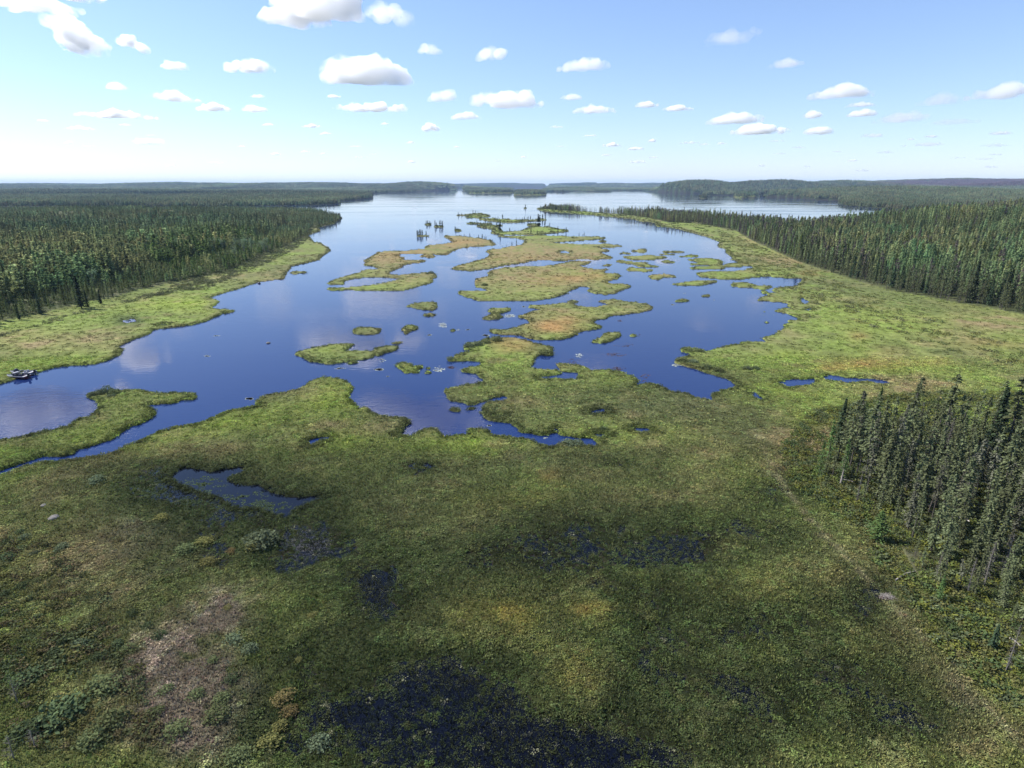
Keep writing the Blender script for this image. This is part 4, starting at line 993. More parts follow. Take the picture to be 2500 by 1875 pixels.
c = c * RNG.uniform(.55, 1.3, len(x))[:, None]
zz = np.stack([z, z, np.minimum(z, 1.25) * RNG.uniform(.7, 1.3, len(x)) * (1 + 1.0 * sstep(y, 400, 800))], 1)
scatter("shore_shrubs", LOWS, np.stack([x, y, np.maximum(hh, .02) - .05], 1), zz, c, "low grey-green heath bushes fringing the shores")

# brush at the forest edges and round the grove; low scrub on the foreground left
BRUSH_E = trace("S 1750,560 1850,600 2000,670 2300,790 2520,850 2700,900 2700,960 2400,880 2200,830 1950,730 1780,640")
BRUSH_G = trace("S 2000,1000 2250,960 2500,960 2700,980 2700,1875 2420,1700 2300,1600 2230,1500 2150,1400 2080,1290 2000,1230 1930,1180 1900,1100 1950,1040")
BRUSH_L = trace("S -300,1280 120,1330 260,1450 330,1600 380,1760 420,2000 -300,2000")
def brush(poly, y0, y1, sp, dens, sc, cols, seed, label, name="brush", rim=None):
    x, y = band_points(y0, y1, sp)
    u, v = topx(x, y); k = inside_box(poly, u, v)
    x, y, u, v = x[k], y[k], u[k], v[k]
    if rim:
        k = edge_px(poly, u, v) < rim; x, y, u, v = x[k], y[k], u[k], v[k]
    n = fbm(x / 5, y / 5, seed, 3)
    k = (n + RNG.random(len(x)) * .6 > dens) & (sample(x, y, GH) > .02)
    x, y, n = x[k], y[k], n[k]
    cc = np.array(cols)[RNG.integers(0, len(cols), len(x))] * RNG.uniform(.6, 1.35, len(x))[:, None]
    z = sc * RNG.uniform(.5, 1.3, len(x)) * (1 + .6 * np.clip(n, -.5, 1))
    scatter(name, LOWS, np.stack([x, y, sample(x, y, GH) - .05], 1), z, cc, label)
brush(BRUSH_E, 140, 900, 1.9, .42, 1.3, [(.17, .19, .065), (.15, .16, .08), (.18, .18, .06), (.13, .16, .06)], 901, "mixed brush between the marsh and the eastern spruces")
brush(BRUSH_G, 40, 190, .70, -.35, 1.05, [(.11, .14, .04), (.07, .10, .04), (.12, .12, .045), (.10, .12, .06), (.14, .15, .035)], 903, "leafy brush round the foot of the near spruce grove")
brush(BRUSH_L, 38, 130, .62, .22, .9, [(.075, .095, .045), (.11, .11, .04), (.09, .10, .045), (.10, .085, .045)], 905, "leafy scrub in the near left corner")
brush(FOREST_W, 140, 480, 1.5, .05, 1.5, [(.12, .14, .07), (.10, .13, .05), (.15, .16, .09)], 909, "undergrowth under the outer pines of the west forest", rim=70)
brush(BRUSH_W, 140, 900, 1.5, .1, 1.35, [(.14, .155, .08), (.11, .125, .06), (.09, .11, .05), (.16, .16, .10)], 907, "pale willow brush between the west marsh and the pines")
# ------------------------------------------------------------------ tree kinds
def near_kind(name, crowns, mat, bark=M_BARK):
    return [(c.mesh("crown", mat, False), t.mesh("trunk", bark, True), h) for c, t, h in crowns]
K_SPRUCE = near_kind("spruce", [(*conifer(12, r_, s, step=.27, nb=5, spr=5, size=.36, bare=b, taper=t_, droop=.5, gap=g, club=c_), 12)
                                for s, b, g, r_, t_, c_ in ((1, .10, .20, 1.45, .75, .20), (2, .26, .36, 1.25, .6, .25), (3, .06, .14, 1.7, .9, .1), (4, .32, .42, 1.5, .5, .3), (5, .16, .28, 1.35, .7, .22), (6, .03, .16, 1.9, 1.05, .05))], M_SPRUCE)
def recolour(kinds, mat):
    out_ = []
    for c, t, h in kinds:
        c2 = c.copy(); c2.materials.clear(); c2.materials.append(mat); out_.append((c2, t, h))
    return out_
K_GREY = recolour(K_SPRUCE, leaf_mat("lichen_grey_needles", (.105, .108, .078), trans=.2, vary=.3))
K_BLUE = near_kind("spruce", [(*conifer(12, 1.9, s + 60, step=.24, nb=6, spr=6, size=.45, bare=.06, taper=1.0, droop=.3, gap=.06), 12) for s in range(2)], M_SPRUCE_B)
K_LARCH = near_kind("larch", [(*conifer(12, 1.9, s + 70, step=.3, nb=6, spr=7, size=.30, bare=.08, taper=.9, droop=.05, gap=.1), 12) for s in range(2)], M_LARCH)
def snag(seed, h=12):
    rg = np.random.default_rng(seed); tr = Bag(); tw = Bag()
    tube(tr, [(0, 0, 0), (.05 * h * .2, 0, h * .5), (.1, .05, h)], [h * .011, h * .007, .02], 6)
    for k in range(130):
        z = h * rg.uniform(.08, .97); a = rg.uniform(0, 6.28); L = (1.15 * (1 - z / h) + .25) * rg.uniform(.5, 1.2)
        p = np.array([.1 * z / h, 0, z]); e = p + np.array([math.cos(a) * L, math.sin(a) * L, -L * .45]); m_ = (p + e) / 2 + [0, 0, .06]
        tube(tw, [p, m_, e], [.02, .014, .005], 3)
        for q in range(3):
            o = p + (e - p) * rg.uniform(.3, 1); tube(tw, [o, o + rg.normal(size=3) * [.2, .2, .12]], [.009, .003], 3)
    leaves(tw, np.array([[math.cos(a) * r, math.sin(a) * r, z] for a, r, z in zip(rg.uniform(0, 6.28, 90), rg.uniform(.1, .9, 90), h * rg.uniform(.2, .8, 90))]), .22, rg, aspect=.25)
    return tw, tr
K_SNAG = [(c.mesh("dead_branches", M_TWIG), t.mesh("trunk", M_TWIG, True), 12) for c, t in (snag(91), snag(92), snag(93))]
def gz(x, y): return float(sample(np.array([x]), np.array([y]), GH)[0])
def plant_tree(name, kind, x, y, h, wide, label, cat, group, rz=None, crown="crown", tilt=(0, 0)):
    cm, tm, h0 = kind
    o = bpy.data.objects.new(name, None); COL.objects.link(o)
    o.empty_display_size = .2
    o.location = (x, y, gz(x, y) - .05); s = h / h0; o.scale = (s * wide, s * wide, s)
    o.rotation_euler = (tilt[0], tilt[1], random.uniform(0, 6.28) if rz is None else rz)
    link(crown, cm, o); link("trunk", tm, o)
    return tag(o, label, cat, group)

# --- the near grove on the right
def poisson(poly, y0, y1, sp, extra=None, seed=0):
    rg = np.random.default_rng(seed); w = y1 * 1.0 + 20; out = []
    cell = {}
    x, y = jitter(-w, w, y0, y1, sp * .72); u, v = topx(x, y); k = inside_box(poly, u, v)
    if extra is not None: k &= extra(x, y, u, v)
    x, y = x[k], y[k]; o = rg.permutation(len(x))
    for i in o:
        cx, cy = int(x[i] / sp), int(y[i] / sp); ok = True
        for a in (-1, 0, 1):
            for b in (-1, 0, 1):
                for (px, py) in cell.get((cx + a, cy + b), ()):
                    if (px - x[i]) ** 2 + (py - y[i]) ** 2 < sp * sp: ok = False
        if ok: cell.setdefault((cx, cy), []).append((x[i], y[i])); out.append((x[i], y[i]))
    return np.array(out)
_gc = GROVE.mean(0)
def _ragged(x, y, u, v): return fbm(x / 4, y / 4, 909, 3) + edge_px(GROVE, u, v) / 45 > .22
grove = poisson(GROVE, 40, 190, 1.7, _ragged, seed=5)
gu, gv = topx(grove[:, 0], grove[:, 1])
gd = np.hypot(grove[:, 0], grove[:, 1])
# distance (in px) to the grove's outline decides which trees are on its edge
ge = edge_px(GROVE, gu, gv)
inframe = (gu < 2650) & (gv < 1990)
order = np.argsort(np.where(inframe, gd, gd + 1000))
rest = []; n_ind = 0
for i in order:
    x, y = grove[i]; u, v = gu[i], gv[i]
    h = random.gauss(8.8, 2.4)
    h *= 1 - .30 * min(1, max(0, (v - 1250) / 200))
    if ge[i] < 26: h *= random.uniform(.4, .95)
    h = min(14, max(2.2, h))
    if not inframe[i] or n_ind >= 262: rest.append((x, y, h)); continue
    n_ind += 1
    where = ("at the foot of the near grove" if v > 1420 else "low in the near grove" if v > 1240 else
             "midway up the near grove" if v > 1100 else "at the back of the near grove")
    side = "leftmost part" if u < 2120 else "left half" if u < 2260 else "right half" if u < 2400 else "at the right edge"
    k = random.randrange(6); kind = K_GREY[k] if random.random() < .14 else K_SPRUCE[k]; look = ["", "bare-trunked ", "dense ", "sparse-topped ", "ragged ", "full-skirted "][k]
    size = "tall" if h > 11 else "short" if h < 7.5 else "middling"
    plant_tree("black_spruce", kind, x, y, h, (random.uniform(.8, 1.25) if h > 5 else random.uniform(1.1, 1.7)), "%s %sspruce, %s, %s" % (size, look, where, side), "spruce tree", "black spruces of the near grove", tilt=(random.gauss(0, .045), random.gauss(0, .045)))
# trees of the grove that the photograph lets one point at
def at_px(u, v): x, y = ground(u, v); return float(x), float(y)
for (u, v, h, kind, wd, lab, nm, cat) in (
    (2290, 1110, 14.5, K_SPRUCE[4], 1.3, "tallest spruce of the back row, dark pointed top standing clear of the grove", "black_spruce", "spruce tree"),
    (2440, 1160, 16.5, K_SPRUCE[4], 1.5, "tall dark spruce near the right picture edge, its top clear of the grove", "black_spruce", "spruce tree"),
    (2468, 1150, 15.0, K_SPRUCE[0], 1.3, "second tall spruce just right of the tall dark one at the picture edge", "black_spruce", "spruce tree"),
    (2215, 1085, 11.5, K_SPRUCE[5], 1.0, "slim spruce of the back row, left of the tallest one", "black_spruce", "spruce tree"),
    (2045, 1092, 9, K_BLUE[0], 1.15, "bushy blue-green spruce at the left tip of the near grove", "spruce_tree", "spruce tree"),
    (2410, 1140, 13.5, K_BLUE[1], 1.2, "blue-green spruce among the grey ones near the right edge", "spruce_tree", "spruce tree"),
    (2128, 1080, 10, K_LARCH[0], 1.1, "bright green feathery larch at the left back of the near grove", "larch_tree", "larch tree"),
    (2098, 1090, 8, K_LARCH[1], 1.0, "smaller bright green larch beside the feathery one at the grove's back", "larch_tree", "larch tree"),
    (2020, 1130, 7.5, K_LARCH[1], 1.1, "pale green larch on the left rim of the near grove", "larch_tree", "larch tree"),
    (1998, 1165, 6, K_LARCH[0], 1.1, "low green larch below the pale one on the grove's left rim", "larch_tree", "larch tree"),
    (2055, 1175, 7, K_LARCH[1], 1.0, "light green larch beside the grey stump on the grove's left rim", "larch_tree", "larch tree"),
    (2340, 1085, 9, K_LARCH[0], 1.0, "green larch half hidden behind the back row of spruces", "larch_tree", "larch tree"),
    (2140, 1325, 4.6, K_LARCH[0], 2.6, "round bushy young larch in front of the grove, casting a dark shadow", "larch_tree", "larch tree"),
    (2290, 1470, 3.6, K_LARCH[1], 1.2, "small bright green larch sapling at the grove's foot", "larch_tree", "larch tree"),
    (2420, 1590, 3.0, K_BLUE[0], 1.4, "short young spruce at the lowest right rim of the grove", "spruce_tree", "spruce tree"),
    (2345, 1240, 9, K_SNAG[0], 1.3, "bare grey dead tree in the middle of the near grove", "dead_tree", "dead tree"),
    (2190, 1235, 8, K_SNAG[1], .9, "thin grey dead tree at the front of the near grove", "dead_tree", "dead tree"),
    (2090, 1230, 6, K_SNAG[2], .8, "dark bare pole of a dead tree at the grove's left front", "dead_tree", "dead tree"),
    (2440, 1420, 6, K_SNAG[1], 1.4, "thick grey twiggy dead tree near the right picture edge", "dead_tree", "dead tree"),
    (2400, 1440, 6, K_SNAG[0], 1.4, "grey twiggy dead tree left of the thick one near the right edge", "dead_tree", "dead tree"),
    (2360, 1455, 4.8, K_SNAG[2], 1.2, "slender dead spruce with two bare stems' height, at the grove's foot", "dead_tree", "dead tree"),
    (2280, 1430, 4.2, K_SNAG[0], 1.3, "low grey dead spruce behind the small larch sapling", "dead_tree", "dead tree"),
    (2470, 1300, 9, K_SNAG[2], 1.3, "grey leaning dead tree at the right edge, halfway down the grove", "dead_tree", "dead tree"),
    (2300, 1150, 9, K_SNAG[1], 1.2, "lichen-grey dead tree in the back half of the grove", "dead_tree", "dead tree"),
    (2455, 1640, 5.5, K_SNAG[0], 1.0, "lowest small dead tree at the bottom right of the grove", "dead_tree", "dead tree")):
    x, y = at_px(u, v)
    plant_tree(nm, kind, x, y, h, wd, lab, cat, None, crown="dead_branches" if nm == "dead_tree" else "crown")

# --- instanced kinds (their needles take the colour carried by each point)
M_IT = leaf_mat("forest_needles", inst=True, trans=.46)
def inst_kind(nm, c, t): return proto(nm, [(c, M_IT), (t, M_BARK)])
I_SPR = [inst_kind("spruce_form", *conifer(14, 1.35, s + 300, step=.5, nb=5, spr=3, size=.75, bare=.16, taper=.8, droop=.45, gap=.1, club=.12, trunk_k=4, deadtw=False)) for s in range(5)]
I_PIN = [inst_kind("pine_form", *conifer(11, 2.3, s + 330, step=.62, nb=6, spr=3, size=.95, bare=.16, taper=.55, droop=-.15, gap=.18, trunk_k=4, deadtw=False)) for s in range(5)]
I_BIR = [inst_kind("birch_form", *round_crown(9, 2.0, s + 360, 260, .5)) for s in range(3)]
def cone_tree(bag, x, y, h, r, rg, tiers=4, k=5):
    for q in range(tiers):
        z0 = h * (.12 + .80 * q / tiers); z1 = min(h, z0 + h * .42); rr = r * (1 - q / tiers * .85)
        a0 = rg.uniform(0, 6.28); V = [(x, y, z1)]
        for j in range(k): a = a0 + 6.283 * j / k; s = rr * rg.uniform(.7, 1.25); V.append((x + math.cos(a) * s, y + math.sin(a) * s, z0 + rg.uniform(-.4, .4)))
        F = [(0, 1 + j, 1 + (j + 1) % k, 1 + (j + 1) % k) for j in range(k)]
        # closed triangles written as quads with a repeated corner are avoided: add a mid point
        V2 = list(V); F2 = []
        for j in range(k):
            a = np.array(V[1 + j]); b_ = np.array(V[1 + (j + 1) % k]); V2.append(tuple((a + b_) / 2 * [1, 1, 1] + [0, 0, .25])); F2.append((0, 1 + j, len(V2) - 1, 1 + (j + 1) % k))
        bag.add(V2, F2, np.array([1.25] + [rg.uniform(.6, 1.1)] * (len(V2) - 1)))
def clump(seed, n, spread, h, r, tiers=3, k=4):
    rg = np.random.default_rng(seed); b = Bag()
    for i in range(n): cone_tree(b, rg.uniform(-.5, .5) * spread, rg.uniform(-.5, .5) * spread, h * rg.uniform(.6, 1.25), r * rg.uniform(.8, 1.3), rg, tiers, k)
    return b
I_CL1 = [proto("spruce_clump", [(clump(s + 400, 7, 9, 12, 1.6, 4, 5), M_IT)]) for s in range(4)]
I_CL2 = [proto("forest_clump", [(clump(s + 410, 22, 27, 12, 2.4, 2, 4), M_IT)]) for s in range(4)]

# --- east forest
def forest_pts(poly, y0, y1, sp): 
    x, y = band_points(y0, y1, sp); u, v = topx(x, y); k = inside_box(poly, u, v) & (sample_id(x, y, GL) >= 0) & (sample(x, y, GS) > 1)
    return x[k], y[k], u[k], v[k]
def tree_cols(base, x, y, seed, amt=.55):
    n = fbm(x / 30, y / 30, seed, 4); n2 = RNG.uniform(.62, 1.4, len(x))
    c = np.array(base)[None, :] * (n2 * (1 + amt * n))[:, None]
    c[:, 0] *= 1 + .35 * fbm(x / 22, y / 22, seed + 3, 2)
    return c
x, y, u, v = forest_pts(FOREST_E, 120, 1150, 3.0)
e = edge_px(FOREST_E, u, v)
d = np.hypot(x, y)
ok = RNG.random(len(x)) < np.where(d > 500, .8, .95)
h = RNG.normal(11.5, 1.9, len(x)) * (1 - .28 * np.exp(-e / 10)); h = np.clip(h * (1 + .22 * fbm(x / 30, y / 30, 411, 3)) * RNG.choice([1, 1, 1, 1.18, .8], len(x)), 4.5, 17)
zz = sample(x, y, GH)
front = ok & (d < 420) & (u < 2560) & (u > 1650)
fi = np.where(front)[0]; fi = fi[np.argsort(e[fi] * 2.2 + (d[fi]) * .25)][:150]
ind = np.zeros(len(x), bool); ind[fi] = True
for i in fi:
    k = random.randrange(6)
    seg = "by the right picture edge" if u[i] > 2380 else "above the wide meadow" if u[i] > 2150 else "by the head of the marsh" if u[i] > 1900 else "far along the narrowing east shore"
    plant_tree("spruce_tree", K_SPRUCE[k] if random.random() < .85 else K_BLUE[k % 2], x[i], y[i], float(h[i]), random.uniform(.95, 1.35), "%s spruce fronting the east forest, %s" % ("tall" if h[i] > 12 else "short" if h[i] < 8.5 else "medium-high", seg), "spruce tree", "front spruces of the east forest")
m = ok & ~ind
c = tree_cols((.215, .26, .122), x[m], y[m], 431)
yl = RNG.random(m.sum()) < .07; c[yl] = C(.12, .15, .05)
gr = RNG.random(m.sum()) < np.where(e[m] < 30, .28, .05); c[gr] = C(.15, .135, .115)
sc = h[m] / 14
scatter("spruce_forest", I_SPR, np.stack([x[m], y[m], zz[m] - .1], 1), np.stack([sc * 1.25, sc * 1.25, sc], 1), c, "dense spruce forest on the east shore", .015)
# rest of the near grove
if rest:
    r = np.array(rest); c = tree_cols((.085, .10, .046), r[:, 0], r[:, 1], 433)
    scatter("spruce_forest", I_SPR, np.stack([r[:, 0], r[:, 1], sample(r[:, 0], r[:, 1], GH) - .1], 1), r[:, 2] / 14, c, "spruces of the near grove beyond the picture's edge", .015)

# --- west forest: pines and spruces, birches near the shore, a rocky clearing on the hill
x, y, u, v = forest_pts(FOREST_W, 150, 1250, 3.3)
e = edge_px(FOREST_W, u, v); d = np.hypot(x, y)
ROCKY = trace("L 560,262 740,262 900,285 1050,310 1130,345 1120,365 1000,352 880,335 760,318 640,305 560,290")
clear_ = inside_box(ROCKY, u, v) | (inside_box(trace("L 330,350 480,362 520,400 420,420 340,400"), u, v))
band = sstep(d, 240, 330)
ok = RNG.random(len(x)) < np.where(clear_, .12, np.where(e < 30, .75, .93))
hgt = RNG.normal(9.6, 1.5, len(x)) * np.where(e < 40, .5, 1) * (1 + .30 * fbm(x / 30, y / 30, 441, 3)) * RNG.choice([1, 1, 1, 1.2, .75], len(x))
hgt = np.clip(hgt, 2.5, 14)
zz = sample(x, y, GH)
birch = ok & (((np.abs(u - 615) < 95) & (np.abs(v - 592) < 28) & (RNG.random(len(x)) < .40)) | (RNG.random(len(x)) < .012))
front = ok & ~birch & (d < 330) & (u > -60)
fi = np.where(front)[0]; fi = fi[np.argsort(e[fi] + d[fi] * .3)][:140]
ind = np.zeros(len(x), bool); ind[fi] = True
K_PINE = near_kind("pine", [(*conifer(10, 1.9, s + 80, step=.34, nb=6, spr=5, size=.5, bare=.14, taper=.7, droop=.0, gap=.14), 10) for s in range(3)], M_PINE)
for i in fi:
    seg = "by the left picture edge" if u[i] < 120 else "near the lone big spruce" if u[i] < 300 else "farther up the west shore"
    k = random.randrange(3)
    plant_tree("pine_tree", K_PINE[k], x[i], y[i], float(hgt[i]), random.uniform(.9, 1.3), "%s%s pine edging the west forest, %s" % (["", "lopsided ", "dense "][k], "young low" if hgt[i] < 6 else "grown", seg), "pine tree", "front pines of the west forest")
bi = np.where(birch & (d < 900))[0][:60]
K_BIR = [(c.mesh("crown", M_BIRCH), t.mesh("trunk", M_DEAD, True), 9) for c, t in (round_crown(9, 2.1, s, 420, .42) for s in (11, 12, 13))]
for i in bi:
    hb_ = random.uniform(7, 11); hb = "tall" if hb_ > 9.6 else "low" if hb_ < 8 else "mid-height"
    plant_tree("birch_tree", random.choice(K_BIR), x[i], y[i], hb_, random.uniform(.9, 1.3), "%s pale birch among dark west-forest conifers, %s" % (hb,  "in the birch patch" if u[i] > 520 else "standing scattered"), "birch tree", "birches of the west forest")
m = ok & ~ind; m[bi] = False
c = tree_cols((.225, .27, .120), x[m], y[m], 451, .6)
lm = (np.exp(-((u[m] - 560) / 200) ** 2 - ((v[m] - 640) / 50) ** 2) > .35) & (RNG.random(m.sum()) < .6); c[lm] = C(.11, .165, .055) * RNG.uniform(.7, 1.3, lm.sum())[:, None]
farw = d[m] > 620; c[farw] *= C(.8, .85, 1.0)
P = np.stack([x[m], y[m], zz[m] - .1], 1); sc = hgt[m] / 11
spr = (RNG.random(m.sum()) < np.where(d[m] > 550, .6, .2))
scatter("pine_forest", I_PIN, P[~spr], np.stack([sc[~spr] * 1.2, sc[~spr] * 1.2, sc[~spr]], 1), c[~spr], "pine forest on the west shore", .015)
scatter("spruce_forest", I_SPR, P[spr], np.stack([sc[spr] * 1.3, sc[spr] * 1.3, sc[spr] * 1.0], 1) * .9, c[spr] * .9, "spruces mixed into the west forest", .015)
for (u_, v_, h_, wd, kk, lab) in ((200, 755, 12.5, 1.35, K_BLUE[0], "lone big dense spruce in front of the west forest, with a long shadow"),
    (215, 752, 6.5, 1.3, K_BLUE[1], "short spruce right beside the lone big one on the west shore"),
    (247, 745, 6, 1.4, K_BLUE[0], "low spruce with a round shadow, right of the lone big one"),
    (100, 770, 9, 1.0, K_BLUE[1], "slim dark spruce left of the lone big one on the west shore"),
    (48, 783, 6, 1.1, K_BLUE[0], "small dark spruce near the left picture edge"), (255, 735, 9, .8, K_SPRUCE[2], "leftmost of the slim spruces leaning together on the west shore"),
    (265, 732, 9.5, .8, K_SPRUCE[5], "middle of the slim spruces leaning together on the west shore"), (277, 730, 8.5, .8, K_SPRUCE[0], "rightmost of the slim spruces leaning together on the west shore"),
    (350, 705, 8.5, 1.0, K_SPRUCE[2], "dark slim spruce standing free halfway up the west shore"), (540, 650, 8, 1.2, K_SPRUCE[5], "dark little spruce at the edge of the west meadow, below the birches"),
    (735, 590, 10, 1.2, K_SPRUCE[0], "dark slim spruce at the narrow north end of the west meadow")):
    x_, y_ = at_px(u_, v_); plant_tree("spruce_tree", kk, x_, y_, h_, wd, lab, "spruce tree", None)

# --- small spruces on the bog islands, read off the photograph: crop x, foot y, top y
TREELETS = [(527,118,80),(562,118,88),(685,95,55),(712,95,60),(738,95,70),(655,100,85),(180,215,175),(195,215,178),(215,215,180),(230,215,185),(275,235,175),(290,238,200),(325,238,180),(340,238,178),(355,238,182),
 (82,335,278),(95,335,285),(112,335,272),(125,335,275),(140,335,280),(180,335,290),(490,270,235),(500,275,245),(520,270,250),(1250,38,0),(1390,240,115),(1405,235,120),(1435,165,110),(1465,160,115),(1460,238,180),(1512,240,195),
 (1497,240,220),(980,280,180),(970,280,210),(940,250,200),(1082,292,250),(1155,432,380),(1105,437,400),(785,365,320),(807,375,340),(745,355,325),(825,380,345),(590,340,315),(650,345,310),(620,455,425),(740,445,420),(895,395,375),
 (910,400,385),(1310,322,265),(1378,325,280),(1600,300,240),(1690,290,245),(1305,160,120),(1285,160,125),(1270,160,130),(1240,165,130),(1220,165,140),(1190,165,145),(1155,165,138),(1100,160,150),(1055,160,150),(1005,160,110),
 (955,150,125),(925,150,130),(900,150,135),(820,203,165),(880,205,175),(727,203,165),(1360,218,190),(1830,338,305),(1870,338,315),(1885,338,300),(2085,405,370),(1048,447,430),(1000,455,440)]
M_ISLE = leaf_mat("island_spruce_needles", (.045, .062, .038), trans=.1, vary=.2)
K_TINY = [proto("small_spruce", [(c, M_ISLE), (t, M_BARK)]).data for c, t in (conifer(8, 1.3, s + 500, step=.28, nb=6, spr=4, size=.75, bare=.06, taper=.7, droop=.3, gap=.16, club=.1) for s in range(4))]
ISLE_TREE_LABELS = [((0, 240, 260, 360), "on the far left tree islet"), ((150, 250, 160, 240), "on the bushy far islet"), ((250, 380, 160, 250), "on the twin-spruce islet"), ((470, 560, 220, 300), "on the crooked-spruce islet"),
 ((500, 760, 60, 130), "on the golden far islet"), ((1380, 1420, 200, 260), "forming the tallest pair in the chain"), ((880, 1500, 100, 180), "in the row on the long far islet"), ((1240, 1260, 0, 60), "alone on the distant tiny islet"),
 ((900, 1100, 230, 300), "on the right end of the olive far islet"), ((600, 920, 290, 460), "on the winding brown island's north end"), ((1000, 1200, 370, 470), "by the channel of the pointed brown island"), ((1200, 1750, 180, 340), "on the narrow bog strip"), ((1800, 2100, 290, 420), "on the right arm of the pointed brown island")]
for (cx, cb, ct) in TREELETS:
    u_ = 1000 + cx / 4.424; vb = 500 + cb / 4.424; vt = 500 + ct / 4.424
    x_, y_ = at_px(u_, vb); hh_ = (vb - vt) / (vb - HORIZON) * H_CAM * 1.12
    o = link("small_spruce", random.choice(K_TINY), loc=(x_, y_, max(.05, gz(x_, y_)) - .05)); s_ = hh_ / 8
    wd = random.uniform(.8, 1.2) * (1.0 if hh_ < 9 else .8); o.scale = (s_ * wd, s_ * wd, s_); o.rotation_euler[2] = random.uniform(0, 6.28)
    wh = next((t for (a, b_, c_, d_), t in ISLE_TREE_LABELS if a <= cx <= b_ and c_ <= cb <= d_), "on a bog island in the chain")
    tag(o, "small dark spruce %s, %s" % (wh, "taller" if hh_ > 9 else "lower"), "spruce tree", "small spruces on the bog islands")
# low trees on the two big distant islands and on the spits come with the far forest
# --- far forest, from 1 km outwards
xs = []; ys = []
for (y0, y1, sp, kind, zs, lab) in ((1000, 2400, 8.0, I_CL1, 1.0, "unbroken conifer forest on the middle-distance shores"), (2400, 4200, 17, I_CL1, 1.9, "unbroken conifer forest on the far shores"), (4200, 9000, 42, I_CL2, 1.7, "forest cover of the farthest hills")):
    x, y = band_points(y0, y1, sp)
    u, v = topx(x, y); s = sample(x, y, GS); ld = sample_id(x, y, GL)
    infl = (ld == 3) | (ld == 4) | ((ld >= NMAIN) & (y > 1500)) | (inside_box(FOREST_W, u, v) & (y > 1240)) | (inside_box(FOREST_E, u, v) & (y > 1140))
    k = infl & (s > 1) & (RNG.random(len(x)) < .93)
    x, y, u, v = x[k], y[k], u[k], v[k]
    c = tree_cols((.130, .160, .088), x, y, 461, .5)
    nn = fbm(x / 320, y / 700, 467, 3)
    c = c * (1 + .5 * nn)[:, None] + np.clip(nn - .25, 0, 1)[:, None] * C(.07, .10, .04)
    b_ = sstep(blobs([(2120, 396, 250, 9, 1.0)], *topx(x, y, sample(x, y, GH))), .25, .7)[:, None]
    c = c * (1 - b_) + C(.11, .070, .085) * RNG.uniform(.7, 1.3, len(x))[:, None] * b_
    scatter("conifer_forest", kind, np.stack([x, y, sample(x, y, GH) - .2], 1), (RNG.uniform(.8, 1.2, len(x)) * np.array(zs) ** .5)[:, None] * np.array([[1, 1, .72]]), c, lab)
# ------------------------------------------------------------------ the two motorboats on the west shore
def simple_mat(name, col, rough=.5, metal=0.0, spec=.5):
    m, n, l = new_mat(name); out = n.new("ShaderNodeOutputMaterial"); b = n.new("ShaderNodeBsdfPrincipled")
    tc = n.new("ShaderNodeTexCoord"); t = n.new("ShaderNodeTexNoise"); t.inputs['Scale'].default_value = 9; t.inputs['Detail'].default_value = 4; l.new(tc.outputs['Object'], t.inputs[0])
    mr = n.new("ShaderNodeMapRange"); mr.inputs[3].default_value = .8; mr.inputs[4].default_value = 1.12; l.new(t.outputs['Fac'], mr.inputs[0])
    sc = n.new("ShaderNodeVectorMath"); sc.operation = 'SCALE'; sc.inputs[0].default_value = col; l.new(mr.outputs[0], sc.inputs['Scale']); l.new(sc.outputs[0], b.inputs['Base Color'])
    b.inputs['Roughness'].default_value = rough; b.inputs['Metallic'].default_value = metal; b.inputs['Specular IOR Level'].default_value = spec
    l.new(b.outputs[0], out.inputs['Surface']); return m
M_MAROON = simple_mat("maroon_paint", (.10, .012, .03), .25); M_WHITE = simple_mat("white_gelcoat", (.34, .33, .36), .35); M_ALU = simple_mat("grey_aluminium", (.20, .20, .23), .4, .5)
M_BLACK = simple_mat("black_plastic", (.012, .012, .02), .35); M_VINYL = simple_mat("pale_vinyl", (.36, .36, .40), .6); M_DARKV = simple_mat("dark_vinyl", (.03, .03, .06), .6)
M_TEAL = simple_mat("grey_carpet", (.10, .13, .15), .9); M_GLASS = simple_mat("smoked_windscreen", (.02, .02, .03), .08)
def bm_obj(name, bm, mat, parent):
    me = bpy.data.meshes.new(name); bm.to_mesh(me); bm.free(); me.materials.append(mat); o = link(name, me, parent); return o
def box(bm, x0, x1, y0, y1, z0, z1, bev=.02, sx=1.0, sy=1.0):
    """box with a tapered top (sx, sy) and bevelled edges"""
    cx, cy = (x0 + x1) / 2, (y0 + y1) / 2; vs = []
    for z, a, b in ((z0, 1, 1), (z1, sx, sy)):
        for x, y in ((x0, y0), (x1, y0), (x1, y1), (x0, y1)): vs.append(bm.verts.new((cx + (x - cx) * a, cy + (y - cy) * b, z)))
    fs = [bm.faces.new([vs[i] for i in f]) for f in ((3, 2, 1, 0), (4, 5, 6, 7), (0, 1, 5, 4), (1, 2, 6, 5), (2, 3, 7, 6), (3, 0, 4, 7))]
    es = list({e for f in fs for e in f.edges})
    if bev: bmesh.ops.bevel(bm, geom=es, offset=bev, segments=2, affect='EDGES', clamp_overlap=True)
def hull_section(t, L, W, Hh):
    """x along the boat (0 bow .. L stern); half width, keel height, gunwale height"""
    w = W / 2 * (1 - (1 - min(1, t / .42)) ** 2.2) + .02
    keel = .0 + .42 * (1 - min(1, t / .30)) ** 2
    gun = Hh + .16 * (1 - t) ** 2
    return w, keel, gun
